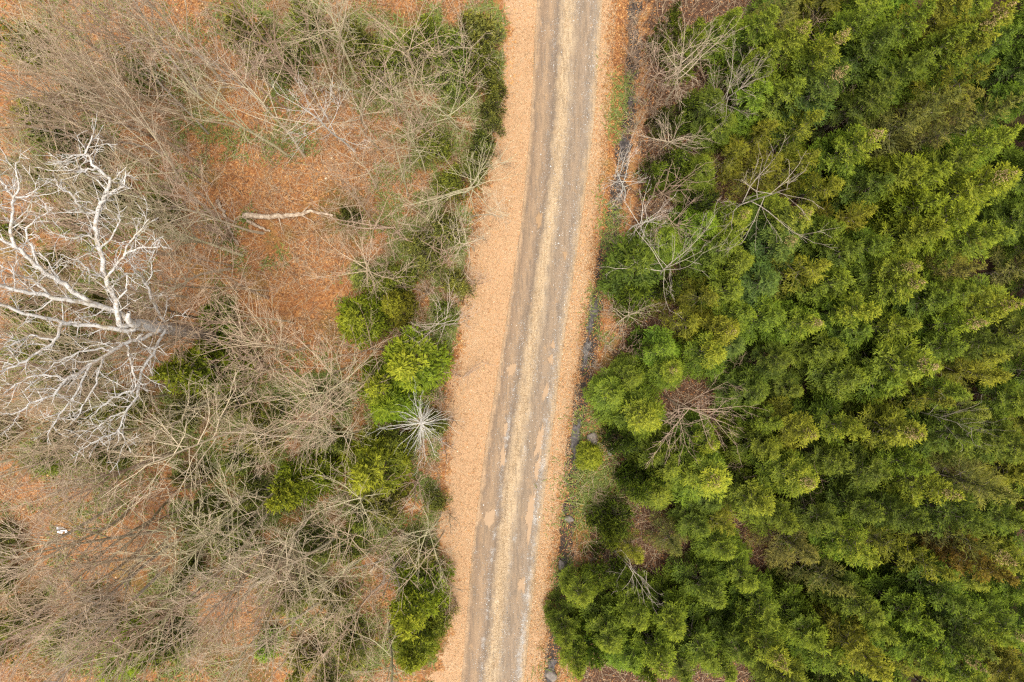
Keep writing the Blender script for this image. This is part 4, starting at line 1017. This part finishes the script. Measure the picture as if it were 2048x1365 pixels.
def blades(name, n, box, dens, seed, ln, w, mat, tone, up=.5):
    px, py, x, y, rng = scatter(n, *box, dens, seed)
    k = len(px); z = surf(px, py, x, y)
    a = rng.uniform(0, 6.28, k); l = rng.uniform(*ln, k)
    d = np.stack([np.cos(a), np.sin(a), rng.uniform(.1, up * 2, k)], 1); d /= np.linalg.norm(d, axis=1, keepdims=True)
    e = np.stack([-np.sin(a), np.cos(a), np.zeros(k)], 1) * w
    c = np.stack([x, y, z], 1)
    tip = c + d * l[:, None]; tip[:, 2] -= l * .15
    tip[:, 2] = np.maximum(tip[:, 2], z + .015)
    mid = c + d * (l * .5)[:, None] + np.array([0, 0, .02])
    V = np.stack([c - e, c + e, mid + e * .8, mid - e * .8, tip + e * .15, tip - e * .15], 1).reshape(-1, 3)
    i = np.arange(k)[:, None] * 6
    F = np.concatenate([i + np.array([[0, 1, 2, 3]]), i + np.array([[3, 2, 4, 5]])], 0)
    t = np.clip(tone(px, py, x, y, rng, k), 0, 1)
    return tag(link(name, build_mesh(name, V, F, {'tone': np.repeat(t, 6)}), mat), kind='stuff')

def d_left(px, py, x, y):
    edge = interp(py, VERGE_L)
    un = np.zeros_like(px)
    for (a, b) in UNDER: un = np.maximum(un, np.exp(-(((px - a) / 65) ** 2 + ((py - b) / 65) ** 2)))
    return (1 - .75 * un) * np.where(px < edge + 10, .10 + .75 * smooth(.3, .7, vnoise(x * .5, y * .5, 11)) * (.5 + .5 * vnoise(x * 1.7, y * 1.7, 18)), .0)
flakes('fallen_leaves', 150000, (-60, 1040, -60, 1430), d_left, 21, (.045, .15), M_LEAF,
       lambda px, py, x, y, r, k: .34 + .40 * (vnoise(x * .35, y * .35, 12) - .5) + .25 * (vnoise(x * 1.1, y * 1.1, 17) - .5) + r.normal(0, .15, k) + (r.random(k) < .04) * .35)
def d_verge(px, py, x, y):
    vl, vr, rl, rr = interp(py, VERGE_L), interp(py, VERGE_R), interp(py, ROAD_L), interp(py, ROAD_R)
    left = (px > vl - 20) & (px < rl); right = (px > rr) & (px < vr + 40)
    return np.where(left, .16, np.where(right, .8, 0.0))
flakes('verge_leaves', 70000, (860, 1290, -60, 1430), d_verge, 22, (.04, .09), M_LEAF,
       lambda px, py, x, y, r, k: .52 + .3 * (vnoise(x * 1.1, y * 1.1, 15) - .5) + r.normal(0, .22, k) - .42 * smooth(-26, 12, px - interp(py, VERGE_R)))
def d_floor(px, py, x, y):
    return np.where(px > interp(py, VERGE_R), .8, 0.0)
flakes('forest_leaf_litter', 60000, (1080, 1800, -60, 1430), d_floor, 23, (.05, .11), M_LEAF,
       lambda px, py, x, y, r, k: .14 + r.normal(0, .15, k) + .34 * smooth(130, 40, px - interp(py, VERGE_R)))
def d_grass(px, py, x, y):
    vl, vr, rl, rr = interp(py, VERGE_L), interp(py, VERGE_R), interp(py, ROAD_L), interp(py, ROAD_R)
    u = (px - rl) / (rr - rl)
    mid = np.exp(-((u - .48 + .02 * np.sin(y * .6)) / .07) ** 2)
    left = (px > vl) & (px < rl + 3); right = (px > rr - 3) & (px < vr + 8)
    return np.clip(mid * 1.1 + np.where(left, .55, 0) + np.where(right, .9, 0), 0, 1)
blades('dry_grass', 190000, (860, 1260, -60, 1430), d_grass, 24, (.06, .16), .005, M_DRY, lambda px, py, x, y, r, k: .5 + r.normal(0, .26, k) + .3 * (vnoise(x, y, 3) - .5))
def d_herb(px, py, x, y):
    vr = interp(py, VERGE_R); dd = px - vr
    m = np.exp(-(((px - 1195) / 50) ** 2 + ((py - 985) / 70) ** 2)) + .5 * np.exp(-((dd - 30) / 25) ** 2) * smooth(.5, .7, vnoise(x * .8, y * .8, 7))
    g = np.zeros_like(px)
    for (a, b, h, w, c, ye, k) in LEFT:
        if ye < .2: g = np.maximum(g, np.exp(-(((px - a * .93 - 72) ** 2 + (py - b * .93 - 48) ** 2) / 58 ** 2)))
    l = (g * 1.6 + smooth(.5, .7, vnoise(x * .5, y * .5, 8)) * .35) * smooth(.25, .6, vnoise(x * 1.6, y * 1.6, 19)) * (px < interp(py, VERGE_L) - 15)
    return np.clip(m * .7 + l * .8, 0, 1)
blades('green_herbs', 620000, (-40, 1330, -40, 1400), d_herb, 25, (.14, .42), .018, M_HERB, lambda px, py, x, y, r, k: .5 + r.normal(0, .25, k), .8)
def d_twig(px, py, x, y):
    return np.where(px < interp(py, VERGE_L) - 5, .3 + .7 * smooth(.35, .65, vnoise(x * .6, y * .6, 9)), np.where(px > interp(py, VERGE_R) + 30, .5, 0))
blades('dead_twigs', 105000, (-60, 1700, -60, 1430), d_twig, 26, (.3, 1.2), .0062, M_TWIG, lambda px, py, x, y, r, k: .6 + r.normal(0, .28, k), .7)

def gravel():
    def dens(px, py, x, y):
        rl, rr = interp(py, ROAD_L), interp(py, ROAD_R)
        u = (px - rl) / (rr - rl)
        g = .8 * np.exp(-((u - .30) / .05) ** 2) + np.exp(-((u - .90) / .07) ** 2) + .6 * np.exp(-((u - .62) / .05) ** 2) + .25 * ((u > .02) & (u < .98))
        return np.clip(g * (.25 + .75 * smooth(.4, .62, vnoise(x * 1.3, y * .35, 13))), 0, 1)
    px, py, x, y, rng = scatter(60000, 900, 1230, -40, 1400, dens, 27)
    k = len(px); z = road_z(px, py) + .012
    r = rng.uniform(.009, .022, k) * (1 + .7 * (rng.random(k) < .03))
    c = np.stack([x, y, z], 1)
    off = np.array([[1, 0, 0], [0, 1, 0], [-1, 0, 0], [0, -1, 0], [0, 0, .8], [0, 0, -.8]])
    O = off[None] * rng.uniform(.6, 1.3, (k, 6, 1)) + rng.normal(0, .15, (k, 6, 3))
    V = (c[:, None] + O * r[:, None, None]).reshape(-1, 3)
    f = np.array([[0, 1, 4], [1, 2, 4], [2, 3, 4], [3, 0, 4]])
    F = (np.arange(k)[:, None, None] * 6 + f[None]).reshape(-1, 3)
    t = np.clip(.62 + rng.normal(0, .27, k), 0, 1)
    tag(link('loose_gravel', build_mesh('loose_gravel', V, F, {'tone': np.repeat(t, 6)}), M_GRAV), kind='stuff')
gravel()

# ------------------------------------------------------------------ labels
ORD = ['nearest', 'second', 'third', 'fourth', 'fifth', 'sixth', 'seventh', 'eighth', 'ninth', 'tenth', 'eleventh', 'twelfth', 'thirteenth', 'fourteenth']
MARKS = [('the forked grey tree', 1398, 525), ('the pinkish bare tree', 1405, 820), ('the long-limbed grey tree', 1545, 362), ('the mossy ditch patch', 1205, 985), ('the top right corner', 2048, 0),
         ('the bottom right corner', 2048, 1365), ('the cone-covered fir', 1876, 728), ('the grey ditchside tree', 1262, 1175), ('the lone pale log', 580, 432), ('the white starburst tree', 826, 872),
         ('the white plastic bag', 125, 1062), ('the top left corner', 0, 0), ('the bottom left corner', 0, 1365), ('the giant white tree', 262, 650), ('the dark rotting log', 770, 122),
         ('the yellow-tipped fir', 528, 1000), ('the lowest yellow fir', 806, 1262), ('the round yellow fir', 804, 722), ("the photo's right edge centre", 2048, 500), ("the photo's bottom edge centre", 1500, 1365), ("the photo's top edge right", 1650, 0)]
SPECIAL = {(1398, 525): 'forked grey dead tree standing over the firs right of the track', (1405, 820): 'broad pinkish bare tree filling a gap between yellow-topped firs', (1545, 362): 'long-limbed grey dead tree lying low across firs at upper right',
           (1262, 1175): 'small grey dead tree near the ditch among the lowest firs', (1990, 840): 'thin grey dead tree poking through firs near the right edge', (826, 872): 'white starburst dead tree between low firs beside the left verge',
           (1876, 728): 'big green fir whose top is covered with pale tan cones', (528, 1000): 'yellow-tipped fir standing alone left of the other bright firs', (806, 1262): 'lowest yellow-tipped fir beside the left verge, near the bottom edge',
           (804, 722): 'round bright yellow fir, brightest of the cluster left of the track', (1186, 920): 'small bright fir sapling alone at the ditch edge'}
CW = {'green': 'mid-green', 'olive': 'olive', 'blue': 'blue-green', 'dark': 'dark green', 'grey': 'grey-green', 'bright': 'bright green', 'rust': 'rusty olive', 'soft': 'pale green', 'lowgreen': 'soft green'}
BW = {'pale': 'pale beige', 'tan': 'tan', 'grey': 'grey', 'white': 'whitish', 'brown': 'brown', 'dark': 'dark', 'pink': 'pinkish', 'lichen': 'yellowish'}
FORM = {'fan': 'spreading', 'thin': 'slender', 'tall': 'tall', 'bush': 'many-stemmed', 'star': 'spiky', 'sparse': 'crooked'}
CAT = {'fir_tree': 'fir tree', 'spruce_tree': 'spruce tree', 'fir_sapling': 'fir sapling', 'bare_tree': 'bare tree', 'bare_shrub': 'bare shrub', 'dead_tree': 'dead tree'}
GRP = {'fir_tree': 'fir trees of the wood', 'spruce_tree': 'spruce trees of the wood', 'fir_sapling': 'young firs under the bare trees', 'bare_tree': 'leafless trees of the wood', 'bare_shrub': 'leafless shrubs of the undergrowth', 'dead_tree': 'bleached dead trees'}
DIRS = ['right of', 'upper right of', 'above', 'upper left of', 'left of', 'lower left of', 'below', 'lower right of']
def label_all():
    bins = {}
    for T in TREES:
        x, y = px_of(T['p'])
        o = T['o']; o['category'] = CAT[T['name']]; o['group'] = GRP[T['name']]
        sp = [k for k in SPECIAL if T.get('key') and abs(k[0] - T['key'][0]) < 2 and abs(k[1] - T['key'][1]) < 2]
        if sp:
            o['label'] = SPECIAL[sp[0]]; continue
        d, m, mx, my = min((math.hypot(x - a, y - b), nm, a, b) for nm, a, b in MARKS)
        k = int(round(math.degrees(math.atan2(my - y, x - mx)) / 45)) % 8
        bins.setdefault((T['kind'], m, k), []).append((d, T))
    for (kind, m, k), L in bins.items():
        L.sort(key=lambda q: q[0])
        for r, (d, T) in enumerate(L):
            if kind == 'conifer':
                look = CW[T['col']] + ' ' + CAT[T['name']].replace(' tree', '')
                if T['yellow'] > .72: look += ' with yellow top' + (' and cones' if T['cones'] else '')
                elif T['cones']: look += ' with tan cones'
            else:
                look = (FORM[T['style']] + ' ' if T['style'] != 'bush' else '') + BW[T['col']] + ' ' + CAT[T['name']]
            T['o']['label'] = '%s, %s %s %s' % (look, ORD[min(r, len(ORD) - 1)], DIRS[k], m)
label_all()
